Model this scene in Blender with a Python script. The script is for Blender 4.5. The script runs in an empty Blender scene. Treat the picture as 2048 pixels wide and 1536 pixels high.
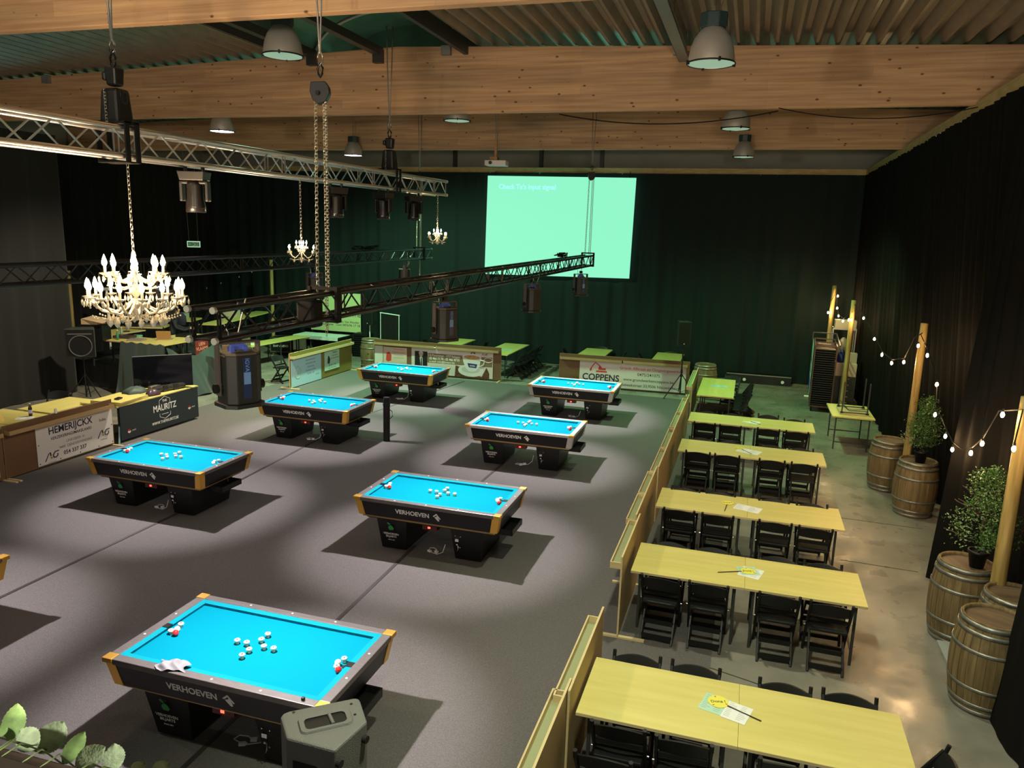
import bpy, math, random
from mathutils import Vector, Matrix, Euler
random.seed(7)
PI = math.pi
SC = bpy.context.scene
COL = SC.collection

# ------------------------------------------------------------ camera
def look_axes(yaw, pitch, roll):
    cy, sy, cp, sp = math.cos(yaw), math.sin(yaw), math.cos(pitch), math.sin(pitch)
    fw = Vector((sy*cp, cy*cp, -sp)); r = Vector((cy, -sy, 0)); u = r.cross(fw)
    cr, sr = math.cos(roll), math.sin(roll)
    return cr*r + sr*u, -sr*r + cr*u, fw
cam_d = bpy.data.cameras.new('camera'); cam = bpy.data.objects.new('camera', cam_d); COL.objects.link(cam)
r_, u_, f_ = look_axes(-0.2954, 0.19675, 0.03062)
M = Matrix((r_, u_, -f_)).transposed().to_4x4(); M.translation = (0, 0, 4.5)
cam.matrix_world = M
cam_d.sensor_width = 36.0; cam_d.lens = 1527.92/2048*36; cam_d.clip_start = 0.05; cam_d.clip_end = 200
SC.camera = cam

# ------------------------------------------------------------ view, world
SC.view_settings.view_transform = 'Standard'; SC.view_settings.look = 'None'
SC.view_settings.gamma = 1.0; SC.view_settings.use_curve_mapping = False
SC.view_settings.exposure = 0.0
SC.cycles.max_bounces = 6; SC.cycles.diffuse_bounces = 3; SC.cycles.glossy_bounces = 3
SC.cycles.transmission_bounces = 4; SC.cycles.caustics_reflective = False; SC.cycles.caustics_refractive = False
SC.cycles.sample_clamp_indirect = 4.0
SC.cycles.use_denoising = True
W = bpy.data.worlds.new('world'); SC.world = W; W.use_nodes = True
W.node_tree.nodes['Background'].inputs[0].default_value = (0.5, 0.6, 0.55, 1)
W.node_tree.nodes['Background'].inputs[1].default_value = 0.05

# ------------------------------------------------------------ lamps: the fixtures over the billiards, high bays, added fill
def lamp(kind, loc, power, color, size=0.05, spot=None, blend=0.3, aim=None):
    d = bpy.data.lights.new('light', kind); d.energy = power; d.color = color
    if kind == 'AREA': d.size = size
    else: d.shadow_soft_size = size
    if kind == 'SPOT': d.spot_size = math.radians(spot); d.spot_blend = blend
    o = bpy.data.objects.new('light', d); COL.objects.link(o); o.location = loc
    if aim: o.rotation_euler = (Vector(aim)-Vector(loc)).to_track_quat('-Z', 'Y').to_euler()
    return o
ROWY = [5.34, 9.74, 14.14, 18.52]
AX, BX = -3.96, -8.68
FIX = [(AX, y) for y in ROWY] + [(BX, y) for y in ROWY]
for x, y in FIX:
    lamp('SPOT', (x, y, 2.985), 740, (1.0, 0.92, 0.95), 0.035, 80, 0.42, (x, y, 0))
    lamp('SPOT', (x, y, 2.985), 120, (1.0, 0.90, 0.88), 0.035, 158, 0.6, (x, y, 0))
# high bays, warming up, greenish
HB = [(-0.59, 3.2, 6.30), (-0.59, 8.8, 6.30), (-0.47, 14.5, 6.38), (-0.394, 19.5, 6.39), (-5.85, 8.9, 6.58), (-5.65, 14.4, 6.56), (-10.85, 14.2, 6.38), (-10.69, 19.5, 6.42)]
hb_pow = [1250, 700, 450, 1250, 40, 40, 2600, 3000]
hb_aim = [(.8, 4.2, 100), (.8, 9.0, 100), (.8, 14.5, 100), (0, 20.5, 130), (-5.75, 9, 120), (-5.6, 14.4, 120), (-14.6, 15.2, 96), (-10.2, 22.0, 140)]
hb_col = [(0.96, 1.0, 0.72), (0.96, 1.0, 0.70), (0.96, 1.0, 0.7), (0.42, 1.0, 0.40), (0.6, 1.0, 0.7), (0.6, 1.0, 0.7), (1.0, 0.90, 0.66), (0.46, 1.0, 0.52)]
for (x, y, z), p, c, (ax, ay, sp) in zip(HB, hb_pow, hb_col, hb_aim):
    lamp('SPOT', (x, y, z-0.03), p, c, 0.12, sp, 0.6, (ax, ay, 0))
# unseen fill lamps, added behind the camera to brighten the beams
for x in (-5, 1.0):
    lamp('POINT', (x, -3.5, 4.6), 1150, (1.0, 0.84, 0.64), 0.25)
lamp('POINT', (-1.5, -0.25, 4.5), 75, (1.0, 0.97, 0.82), 0.1)  # unseen fill, added to brighten the leaves and the front loudspeaker

# ------------------------------------------------------------ materials
MATS = {}
def mat(name, col, rough=0.6, metal=0.0, bump=0.0, scale=60.0, vary=0.0, emit=None, estr=0.0, spec=0.5, alpha=None, trans=0.0, vscale=None, coat=0.0, stretch=None, sheen=0.0):
    if name in MATS: return MATS[name]
    m = bpy.data.materials.new(name); m.use_nodes = True; MATS[name] = m
    nt = m.node_tree; b = nt.nodes['Principled BSDF']
    b.inputs['Base Color'].default_value = (*col, 1); b.inputs['Roughness'].default_value = rough
    b.inputs['Metallic'].default_value = metal; b.inputs['Specular IOR Level'].default_value = spec
    if coat: b.inputs['Coat Weight'].default_value = coat
    if sheen: b.inputs['Sheen Weight'].default_value = sheen
    if trans: b.inputs['Transmission Weight'].default_value = trans
    if emit: b.inputs['Emission Color'].default_value = (*emit, 1); b.inputs['Emission Strength'].default_value = estr
    if vary or bump:
        tc = nt.nodes.new('ShaderNodeTexCoord'); mp = nt.nodes.new('ShaderNodeMapping'); n = nt.nodes.new('ShaderNodeTexNoise')
        nt.links.new(tc.outputs['Object'], mp.inputs[0]); nt.links.new(mp.outputs[0], n.inputs['Vector'])
        if stretch: mp.inputs['Scale'].default_value = stretch
        n.inputs['Scale'].default_value = vscale or scale; n.inputs['Detail'].default_value = 4
    if vary:
        cr = nt.nodes.new('ShaderNodeValToRGB'); e = cr.color_ramp.elements
        e[0].position = 0.3; e[1].position = 0.7
        e[0].color = (*[max(0, c*(1-vary)) for c in col], 1); e[1].color = (*[min(1, c*(1+vary)) for c in col], 1)
        nt.links.new(n.outputs['Fac'], cr.inputs[0]); nt.links.new(cr.outputs[0], b.inputs['Base Color'])
    if bump:
        n2 = nt.nodes.new('ShaderNodeTexNoise'); n2.inputs['Scale'].default_value = scale; n2.inputs['Detail'].default_value = 2
        nt.links.new(mp.outputs[0], n2.inputs['Vector'])
        bp = nt.nodes.new('ShaderNodeBump'); bp.inputs['Strength'].default_value = bump; bp.inputs['Distance'].default_value = 0.01
        nt.links.new(n2.outputs['Fac'], bp.inputs['Height']); nt.links.new(bp.outputs[0], b.inputs['Normal'])
    return m

def glulam_mat():
    m = mat('glulam_spruce', (0.42, 0.21, 0.085), 0.65)
    nt = m.node_tree; b = nt.nodes['Principled BSDF']; L = nt.links.new
    tc = nt.nodes.new('ShaderNodeTexCoord')
    def mapping(s):
        mp = nt.nodes.new('ShaderNodeMapping'); mp.inputs['Scale'].default_value = s; L(tc.outputs['Object'], mp.inputs[0]); return mp
    mp = mapping((0.35, 1, 9)); n = nt.nodes.new('ShaderNodeTexNoise'); n.inputs['Scale'].default_value = 2.2; n.inputs['Detail'].default_value = 7
    L(mp.outputs[0], n.inputs['Vector'])
    cr = nt.nodes.new('ShaderNodeValToRGB'); e = cr.color_ramp.elements
    e[0].position = .28; e[0].color = (.42, .245, .13, 1); e[1].position = .72; e[1].color = (.66, .43, .245, 1)
    L(n.outputs['Fac'], cr.inputs[0])
    # lamellae 4 cm high with board lengths: tone changes
    bk = nt.nodes.new('ShaderNodeTexBrick'); bk.inputs['Scale'].default_value = 1.0
    bk.inputs['Brick Width'].default_value = 3.1; bk.inputs['Row Height'].default_value = 0.16; bk.inputs['Mortar Size'].default_value = 0.002
    bk.inputs['Color1'].default_value = (.82, .82, .82, 1); bk.inputs['Color2'].default_value = (1.08, 1.05, 1.0, 1); bk.inputs['Mortar'].default_value = (.72, .66, .6, 1)
    sx = nt.nodes.new('ShaderNodeSeparateXYZ'); cx = nt.nodes.new('ShaderNodeCombineXYZ'); L(tc.outputs['Object'], sx.inputs[0])
    L(sx.outputs['X'], cx.inputs['X']); L(sx.outputs['Z'], cx.inputs['Y']); L(cx.outputs[0], bk.inputs['Vector'])
    mx = nt.nodes.new('ShaderNodeMix'); mx.data_type = 'RGBA'; mx.blend_type = 'MULTIPLY'; mx.inputs[0].default_value = 0.8
    L(cr.outputs[0], mx.inputs[6]); L(bk.outputs['Color'], mx.inputs[7])
    # knots
    mk = mapping((2.6, 0.01, 4.6)); vo = nt.nodes.new('ShaderNodeTexVoronoi'); vo.inputs['Scale'].default_value = 1.3; L(mk.outputs[0], vo.inputs['Vector'])
    kr = nt.nodes.new('ShaderNodeValToRGB'); ke = kr.color_ramp.elements
    ke[0].position = .07; ke[0].color = (.16, .08, .04, 1); ke[1].position = .12; ke[1].color = (1, 1, 1, 1)
    L(vo.outputs['Distance'], kr.inputs[0])
    m2 = nt.nodes.new('ShaderNodeMix'); m2.data_type = 'RGBA'; m2.blend_type = 'MULTIPLY'; m2.inputs[0].default_value = 0.9
    L(mx.outputs[2], m2.inputs[6]); L(kr.outputs[0], m2.inputs[7]); L(m2.outputs[2], b.inputs['Base Color'])
    return m

def concrete_mat():
    m = mat('polished_concrete', (0.30, 0.30, 0.25), 0.35)
    nt = m.node_tree; b = nt.nodes['Principled BSDF']; L = nt.links.new
    tc = nt.nodes.new('ShaderNodeTexCoord'); n = nt.nodes.new('ShaderNodeTexNoise'); n.inputs['Scale'].default_value = 0.9; n.inputs['Detail'].default_value = 9; n.inputs['Roughness'].default_value = .62
    L(tc.outputs['Object'], n.inputs['Vector'])
    cr = nt.nodes.new('ShaderNodeValToRGB'); e = cr.color_ramp.elements
    e[0].position = .3; e[0].color = (.15, .14, .115, 1); e[1].position = .72; e[1].color = (.33, .31, .26, 1)
    L(n.outputs['Fac'], cr.inputs[0]); L(cr.outputs[0], b.inputs['Base Color'])
    n2 = nt.nodes.new('ShaderNodeTexNoise'); n2.inputs['Scale'].default_value = 2.5; n2.inputs['Detail'].default_value = 6; L(tc.outputs['Object'], n2.inputs['Vector'])
    rr = nt.nodes.new('ShaderNodeMapRange'); rr.inputs['From Min'].default_value = .35; rr.inputs['From Max'].default_value = .65; rr.inputs['To Min'].default_value = .22; rr.inputs['To Max'].default_value = .48
    L(n2.outputs['Fac'], rr.inputs[0]); L(rr.outputs[0], b.inputs['Roughness'])
    return m

def beech_mat():
    m = mat('beech_laminate', (0.66, 0.52, 0.30), 0.42)
    nt = m.node_tree; b = nt.nodes['Principled BSDF']; L = nt.links.new
    tc = nt.nodes.new('ShaderNodeTexCoord'); mp = nt.nodes.new('ShaderNodeMapping'); mp.inputs['Scale'].default_value = (0.8, 7, 7)
    n = nt.nodes.new('ShaderNodeTexNoise'); n.inputs['Scale'].default_value = 1.6; n.inputs['Detail'].default_value = 6
    L(tc.outputs['Object'], mp.inputs[0]); L(mp.outputs[0], n.inputs['Vector'])
    cr = nt.nodes.new('ShaderNodeValToRGB'); e = cr.color_ramp.elements
    e[0].position = .3; e[0].color = (.62, .53, .155, 1); e[1].position = .7; e[1].color = (.70, .61, .205, 1)
    L(n.outputs['Fac'], cr.inputs[0]); L(cr.outputs[0], b.inputs['Base Color'])
    return m

def wood_mat(name, a, bcol, stretch, scale=3.0, rough=0.6):
    m = mat(name, a, rough)
    nt = m.node_tree; b = nt.nodes['Principled BSDF']; L = nt.links.new
    tc = nt.nodes.new('ShaderNodeTexCoord'); mp = nt.nodes.new('ShaderNodeMapping'); mp.inputs['Scale'].default_value = stretch
    n = nt.nodes.new('ShaderNodeTexNoise'); n.inputs['Scale'].default_value = scale; n.inputs['Detail'].default_value = 6
    L(tc.outputs['Object'], mp.inputs[0]); L(mp.outputs[0], n.inputs['Vector'])
    cr = nt.nodes.new('ShaderNodeValToRGB'); e = cr.color_ramp.elements
    e[0].position = .32; e[0].color = (*a, 1); e[1].position = .68; e[1].color = (*bcol, 1)
    L(n.outputs['Fac'], cr.inputs[0]); L(cr.outputs[0], b.inputs['Base Color'])
    return m

GLULAM = glulam_mat(); CONC = concrete_mat(); BEECH = beech_mat()
CARPET = mat('grey_needle_felt_carpet', (0.135, 0.125, 0.12), 0.97, bump=0.6, scale=180, vary=0.22, vscale=90, spec=0.1)
TAPE = mat('black_cable_tape', (0.035, 0.032, 0.03), 0.55)
DECK = mat('galvanised_roof_deck', (0.30, 0.325, 0.31), 0.33, 0.95, vary=0.12, vscale=3)
STEEL_DK = mat('dark_painted_steel', (0.045, 0.05, 0.05), 0.45, 0.3)
CURT = mat('black_stage_molton', (0.014, 0.0135, 0.0135), 0.95, spec=0.12, sheen=0.08)
CURTB = mat('green_washed_molton', (0.015, 0.023, 0.023), 0.95, spec=0.12)  # black cloth; the green light falling on it is put into the colour
CURTR = mat('right_stage_molton', (0.0085, 0.0082, 0.008), 0.95, spec=0.06)
CURTG = mat('grey_stage_molton', (0.022, 0.022, 0.021), 0.95, spec=0.12, sheen=0.08)
BATTEN = wood_mat('pine_batten', (.42, .30, .12), (.58, .44, .2), (1, 1, 6))
WALLM = mat('grey_wall_panel', (0.30, 0.31, 0.28), 0.6, vary=0.06, vscale=1.5)
ALU = mat('bright_truss_aluminium', (0.78, 0.76, 0.74), 0.3, 0.95)
BLKTRUSS = mat('black_powder_coated_truss', (0.007, 0.007, 0.007), 0.32, 0.0)
FIXM = mat('dark_grey_fixture', (0.016, 0.019, 0.017), 0.5)
BLACK = mat('black_plastic', (0.008, 0.008, 0.0085), 0.45, spec=0.4)
RESIN = mat('black_chair_resin', (0.009, 0.0095, 0.010), 0.48, spec=0.3)
RUBBER = mat('black_rubber', (0.006, 0.006, 0.006), 0.8, spec=0.3)
SPKM = mat('textured_speaker_grey', (0.10, 0.10, 0.095), 0.62, bump=0.35, scale=220)
SPKG = mat('speaker_grille', (0.03, 0.032, 0.03), 0.6, bump=0.8, scale=260)
STEEL = mat('chrome_steel', (0.72, 0.72, 0.72), 0.25, 1.0)
ZINC = mat('zinc_chain', (0.70, 0.66, 0.55), 0.38, 0.85)
DULL = mat('dull_grey_steel', (0.30, 0.30, 0.29), 0.5, 0.7)
GOLD = mat('brass_corner', (0.83, 0.47, 0.09), 0.33, 0.75)
GOLDTRIM = mat('bronze_trim', (0.42, 0.28, 0.10), 0.4, 0.6)
SILVER = mat('brushed_silver', (0.62, 0.60, 0.58), 0.42, 0.7, vary=0.08, vscale=30)
CLOTH = mat('turquoise_billiard_cloth', (0.0, 0.185, 0.265), 0.9, spec=0.05)
CUSH = mat('turquoise_cushion_cloth', (0.003, 0.21, 0.27), 0.85, spec=0.05)
RAILM = mat('brushed_grey_rail', (0.16, 0.145, 0.14), 0.38, 0.45, vary=0.12, vscale=8, stretch=(1, 12, 1))
TBLK = mat('black_table_laminate', (0.006, 0.006, 0.0063), 0.42, spec=0.4)
WHITE = mat('white_print', (0.85, 0.84, 0.82), 0.6)
IVORY = mat('ivory_bumper', (0.80, 0.72, 0.55), 0.5)
PINKR = mat('bumper_rubber_ring', (0.85, 0.68, 0.60), 0.5)
BALLW = mat('white_ball', (0.9, 0.88, 0.84), 0.12, coat=0.6)
BALLR = mat('red_ball', (0.75, 0.02, 0.02), 0.12, coat=0.6)
GREENP = mat('green_print', (0.03, 0.28, 0.07), 0.6)
REDLED = mat('red_led', (0.5, 0.01, 0.01), 0.4, emit=(1, 0.05, 0.03), estr=6)
REDP = mat('dark_red_plastic', (0.10, 0.01, 0.01), 0.4)
MDF = wood_mat('mdf_board', (.36, .25, .11), (.42, .30, .14), (1, 1, 1), 1.2, 0.6)
MDFD = wood_mat('brown_mdf', (.13, .065, .028), (.17, .088, .04), (1, 1, 1), 1.2, 0.6)
PLY = wood_mat('plywood_edge', (.62, .48, .24), (.70, .56, .30), (1, 1, 8), 4, 0.6)
FELTG = mat('green_grey_tray_lining', (0.34, 0.36, 0.20), 0.9)
PVC = mat('white_pvc_banner', (0.66, 0.63, 0.60), 0.5, bump=0.25, scale=5)
INK = mat('navy_black_ink', (0.012, 0.010, 0.035), 0.6)
INKG = mat('grey_ink', (0.22, 0.21, 0.20), 0.6)
REDI = mat('red_ink', (0.55, 0.05, 0.035), 0.6)
PAPER = mat('white_paper', (0.80, 0.82, 0.80), 0.7)
YELP = mat('yellow_card', (0.80, 0.74, 0.10), 0.6)
LBLUE = mat('light_blue_poster', (0.42, 0.66, 0.78), 0.5)
MINTP = mat('mint_poster', (0.46, 0.70, 0.56), 0.5)
CARD = wood_mat('cardboard', (.52, .36, .20), (.60, .43, .26), (1, 1, 1), 2)
BLUEP = mat('blue_plastic', (0.03, 0.07, 0.50), 0.4)
LBL = mat('pale_blue_label', (0.16, 0.30, 0.62), 0.4)
OAK = wood_mat('oak_stave', (.12, .08, .032), (.26, .185, .085), (9, 9, .5), 2.5, 0.7)
HOOP = mat('galvanised_hoop', (0.28, 0.28, 0.26), 0.42, 0.7, vary=0.25, vscale=12)
OAKTOP = wood_mat('barrel_head_oak', (.07, .045, .03), (.16, .11, .07), (6, .6, 1), 3, 0.6)
POST = wood_mat('round_pine_post', (.26, .17, .045), (.52, .37, .13), (7, 7, .5), 2.8, 0.6)
LEAF = mat('box_leaf_green', (0.055, 0.14, 0.028), 0.45, vary=0.45, vscale=9)
LEAFL = mat('pale_leaf_green', (0.20, 0.30, 0.12), 0.45, vary=0.3, vscale=9)
BARK = mat('dark_bark', (0.07, 0.045, 0.025), 0.8)
SOIL = mat('plant_soil', (0.03, 0.02, 0.012), 0.95)
GLASSK = mat('crystal_glass', (0.95, 0.86, 0.66), 0.08, spec=0.9, trans=0.55)
GILT = mat('champagne_arm', (0.80, 0.70, 0.48), 0.25, 0.4)
CANDLE = mat('candle_sleeve', (0.9, 0.82, 0.62), 0.5)
BULB = mat('lit_candle_bulb', (1, 0.9, 0.7), 0.3, emit=(1.0, 0.74, 0.42), estr=85)
BULB2 = mat('lit_string_bulb', (1, 0.9, 0.7), 0.3, emit=(1.0, 0.62, 0.28), estr=700)
HBGLASS = mat('cool_high_bay_glass', (0.45, 0.60, 0.50), 0.2, emit=(0.55, 0.9, 0.65), estr=0.35)
HBLIT = mat('lit_high_bay_glass', (1, 1, 1), 0.2, emit=(0.95, 0.90, 1.0), estr=9)
HBSHELL = mat('anodised_reflector', (0.55, 0.52, 0.48), 0.42, 0.55)
SCREENM = mat('projected_picture', (0.02, 0.02, 0.02), 0.9, emit=(0.30, 0.98, 0.62), estr=0.95)
SCRTXT = mat('projected_letters', (0.02, 0.02, 0.02), 0.9, emit=(0.35, 1.0, 1.0), estr=1.2)
TVM = mat('glossy_tv_panel', (0.006, 0.007, 0.010), 0.06, spec=0.6)
DRAPE = mat('dark_green_satin_drape', (0.035, 0.055, 0.048), 0.42, sheen=0.3)
SKIN = mat('skin', (0.52, 0.30, 0.19), 0.5)
HAIR = mat('dark_hair', (0.012, 0.010, 0.009), 0.55)
NAVY = mat('navy_jacket', (0.015, 0.017, 0.03), 0.8)
SKYL = mat('skylight_polycarbonate', (0.09, 0.20, 0.14), 0.25, vary=0.4, vscale=0.7)

# ------------------------------------------------------------ mesh builder
class MB:
    def __init__(s, mx=None): s.v = []; s.f = []; s.mi = []; s.cur = 0; s.mx = mx or Matrix(); s.sm = []; s.smooth = False
    def add(s, vs, fs, mx=None):
        k = len(s.v); T = s.mx @ mx if mx is not None else s.mx
        s.v += [tuple(T @ Vector(p)) for p in vs]
        s.f += [tuple(i+k for i in f) for f in fs]; s.mi += [s.cur]*len(fs); s.sm += [s.smooth]*len(fs)
        return s
    def m(s, i): s.cur = i; return s
    def box(s, x0, x1, y0, y1, z0, z1, mx=None, taper=None):
        vs = [(x0,y0,z0),(x1,y0,z0),(x1,y1,z0),(x0,y1,z0),(x0,y0,z1),(x1,y0,z1),(x1,y1,z1),(x0,y1,z1)]
        if taper:  # inset of the bottom in x, y
            tx, ty = taper; vs[0] = (x0+tx,y0+ty,z0); vs[1] = (x1-tx,y0+ty,z0); vs[2] = (x1-tx,y1-ty,z0); vs[3] = (x0+tx,y1-ty,z0)
        return s.add(vs, [(3,2,1,0),(4,5,6,7),(0,1,5,4),(1,2,6,5),(2,3,7,6),(3,0,4,7)], mx)
    def cbox(s, cx, cy, cz, sx, sy, sz, mx=None): return s.box(cx-sx/2, cx+sx/2, cy-sy/2, cy+sy/2, cz-sz/2, cz+sz/2, mx)
    def rod(s, a, b, r, n=8, r2=None, caps=True):
        a, b = Vector(a), Vector(b); d = b-a; L = d.length
        if L < 1e-6: return s
        q = d.to_track_quat('Z', 'Y').to_matrix().to_4x4(); q.translation = a; r2 = r if r2 is None else r2
        vs = [(r*math.cos(2*PI*i/n), r*math.sin(2*PI*i/n), 0) for i in range(n)] + [(r2*math.cos(2*PI*i/n), r2*math.sin(2*PI*i/n), L) for i in range(n)]
        fs = [(i, (i+1)%n, n+(i+1)%n, n+i) for i in range(n)]
        o = s.smooth; s.smooth = n > 6
        s.add(vs, fs, q); s.smooth = o
        if caps: s.add(vs, [tuple(range(n))[::-1], tuple(range(n, 2*n))], q)
        return s
    def beam(s, a, b, w, h, up=(0,0,1)):  # rectangular bar
        a, b = Vector(a), Vector(b); d = (b-a).normalized(); up = Vector(up)
        x = d.cross(up)
        x = x.normalized() if x.length > 1e-4 else Vector((1,0,0)); z = x.cross(d)
        vs = [p + x*sx*w/2 + z*sz*h/2 for p in (a, b) for sx, sz in ((-1,-1),(1,-1),(1,1),(-1,1))]
        return s.add([tuple(v) for v in vs], [(3,2,1,0),(4,5,6,7),(0,1,5,4),(1,2,6,5),(2,3,7,6),(3,0,4,7)])
    def lathe(s, prof, n=20, c=(0,0,0), mx=None, closed=False):
        vs = []; fs = []; k = len(prof)
        for r, z in prof:
            for i in range(n): vs.append((c[0]+r*math.cos(2*PI*i/n), c[1]+r*math.sin(2*PI*i/n), c[2]+z))
        for j in range(k-1):
            for i in range(n): fs.append((j*n+i, j*n+(i+1)%n, (j+1)*n+(i+1)%n, (j+1)*n+i))
        o = s.smooth; s.smooth = True; s.add(vs, fs, mx); s.smooth = o
        return s
    def ball(s, c, r, n=12, sz=1.0):
        k = max(4, n//2)
        return s.lathe([(max(1e-5, r*math.sin(PI*j/k)), -r*sz*math.cos(PI*j/k)) for j in range(k+1)], n, c)
    def disc(s, c, r, n=20, mx=None, h=0.0):
        vs = [(c[0]+r*math.cos(2*PI*i/n), c[1]+r*math.sin(2*PI*i/n), c[2]) for i in range(n)]
        return s.add(vs, [tuple(range(n))], mx)
    def prism(s, poly, z0, z1, mx=None):
        n = len(poly); vs = [(x, y, z0) for x, y in poly] + [(x, y, z1) for x, y in poly]
        return s.add(vs, [tuple(range(n))[::-1], tuple(range(n, 2*n))] + [(i, (i+1)%n, n+(i+1)%n, n+i) for i in range(n)], mx)
    def tube(s, pts, r, n=6, closed=False):
        pts = [Vector(p) for p in pts]; k = len(pts); vs = []; fs = []
        for i, p in enumerate(pts):
            if closed: t = pts[(i+1)%k]-pts[i-1]
            else: t = pts[min(i+1, k-1)]-pts[max(i-1, 0)]
            q = t.to_track_quat('Z', 'Y')
            for j in range(n): vs.append(tuple(p + q @ Vector((r*math.cos(2*PI*j/n), r*math.sin(2*PI*j/n), 0))))
        for i in range(k if closed else k-1):
            for j in range(n):
                a, b2 = i*n, ((i+1)%k)*n
                fs.append((a+j, a+(j+1)%n, b2+(j+1)%n, b2+j))
        if not closed: fs += [tuple(range(n))[::-1], tuple(range((k-1)*n, k*n))]
        o = s.smooth; s.smooth = True; s.add(vs, fs); s.smooth = o
        return s
    def grid(s, nx, ny, fn):
        vs = [fn(i/nx, j/ny) for j in range(ny+1) for i in range(nx+1)]
        fs = [(j*(nx+1)+i, j*(nx+1)+i+1, (j+1)*(nx+1)+i+1, (j+1)*(nx+1)+i) for j in range(ny) for i in range(nx)]
        o = s.smooth; s.smooth = True; s.add(vs, fs); s.smooth = o
        return s
    def build(s, name, mats, parent=None, bevel=0, label=None, kind=None):
        me = bpy.data.meshes.new(name); me.from_pydata(s.v, [], s.f)
        for mm in (mats if isinstance(mats, (list, tuple)) else [mats]): me.materials.append(mm)
        me.polygons.foreach_set('material_index', s.mi); me.polygons.foreach_set('use_smooth', s.sm); me.update()
        o = bpy.data.objects.new(name, me); COL.objects.link(o)
        if parent is not None: o.parent = parent
        if bevel:
            b = o.modifiers.new('bevel', 'BEVEL'); b.width = bevel; b.segments = 2; b.limit_method = 'ANGLE'
        if label: o['label'] = label
        if kind: o['kind'] = kind
        return o

def thing(name, label, cat, loc=(0,0,0), rz=0.0, group=None, rot=None):
    o = bpy.data.objects.new(name, None); o.empty_display_size = 0.1; COL.objects.link(o)
    o.location = loc; o.rotation_euler = rot if rot else (0, 0, rz); o['label'] = label; o['category'] = cat
    if group: o['group'] = group
    return o
def tag(o, label, cat, group=None, kind=None):
    o['label'] = label; o['category'] = cat
    if group: o['group'] = group
    if kind: o['kind'] = kind
    return o
def struct(o, label=None, cat=None):
    o['kind'] = 'structure'
    if label: o['label'] = label
    if cat: o['category'] = cat
    return o
def dup(root, loc, rz=None, label=None, group=None, rot=None):
    def rec(o, par):
        c = o.copy(); COL.objects.link(c)
        if par is not None: c.parent = par
        for ch in list(o.children): rec(ch, c)
        return c
    r = rec(root, None); r.location = loc
    if rz is not None: r.rotation_euler = (0, 0, rz)
    if rot is not None: r.rotation_euler = rot
    if label: r['label'] = label
    if group: r['group'] = group
    return r
def text(name, body, size, m, parent, mx, bold=0.0, align='CENTER', ext=0.0006, shear=0.0, sx=1.0):
    cu = bpy.data.curves.new('t', 'FONT'); cu.body = body; cu.size = size; cu.offset = bold*size; cu.extrude = ext
    cu.align_x = align; cu.align_y = 'CENTER'; cu.shear = shear; cu.resolution_u = 3
    tmp = bpy.data.objects.new('t', cu); COL.objects.link(tmp)
    dg = bpy.context.evaluated_depsgraph_get(); me = bpy.data.meshes.new_from_object(tmp.evaluated_get(dg))
    bpy.data.objects.remove(tmp); bpy.data.curves.remove(cu)
    me.transform(mx @ Matrix.Diagonal((sx, 1, 1, 1))); me.materials.clear(); me.materials.append(m); me.name = name
    o = bpy.data.objects.new(name, me); COL.objects.link(o); o.parent = parent
    return o
def face(pos, n, up=(0,0,1)):  # frame whose +Z is n, +Y is up
    n = Vector(n).normalized(); up = Vector(up); x = up.cross(n).normalized(); y = n.cross(x)
    m = Matrix((x, y, n)).transposed().to_4x4(); m.translation = pos
    return m
T = Matrix.Translation
def RX(a): return Matrix.Rotation(a, 4, 'X')
def RY(a): return Matrix.Rotation(a, 4, 'Y')
def RZ(a): return Matrix.Rotation(a, 4, 'Z')
# ============================================================ the hall
def roofz(x): return 7.79 - 0.034*abs(x+6.6)
struct(MB().box(-21, 5.4, -6, 26.4, -0.2, 0).build('floor', CONC))
# saw cuts and painted line in the concrete
for i, (a, b) in enumerate([((1.3, 6.0, .002), (1.34, 7.35, .002)), ((-0.1, 7.75, .002), (1.3, 7.35, .002)), ((1.6, 11.3, .002), (2.6, 11.25, .002)), ((0.0, 13.2, .002), (3.0, 13.1, .002)), ((-4, 24.6, .002), (2.6, 24.4, .002))]):
    struct(MB().beam(a, b, .035 if i == 0 else .014, .003).build('trim_%d' % (i+1), mat('sealed_joint', (0.05, 0.045, 0.03), .8)))
def wallbox(n, a, m=WALLM): return struct(MB().box(*a).build(n, m))
wallbox('wall_back', (-21, 5.4, 26.2, 26.4, 0, 8.2)); wallbox('wall_right', (5.2, 5.4, -6, 26.4, 0, 8.2))
wallbox('wall_left', (-21.2, -21, -6, 26.4, 0, 8.2)); wallbox('wall_front', (-21, 5.4, -6.2, -6, 0, 8.2))
# roof deck: trapezoidal sheets, ribs from beam to beam
def deck(mb, x0, x1, y0, y1):
    prof = []; x = x0; P = [(0, .12), (.06, .12), (.17, 0), (.215, 0), (.28, .12)]
    while x < x1:
        for dx, dz in P:
            if x+dx <= x1: prof.append((x+dx, roofz(x+dx)+dz+.02))
        x += .30
    vs = [(x, y0, z) for x, z in prof] + [(x, y1, z) for x, z in prof]; n = len(prof)
    mb.add(vs, [(i, i+1, n+i+1, n+i) for i in range(n-1)])
    mb.add([(x0, y0, 8.15), (x1, y0, 8.15), (x1, y1, 8.15), (x0, y1, 8.15)], [(0, 1, 2, 3)])
SY0, SY1, SX0, SX1 = 7.6, 15.5, -8.72, -5.2
mb = MB(); deck(mb, -21, SX0, -6, 26.4); deck(mb, SX1, 5.4, -6, 26.4); deck(mb, SX0, SX1, -6, SY0); deck(mb, SX0, SX1, SY1, 26.4)
struct(mb.build('ceiling', DECK))
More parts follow.
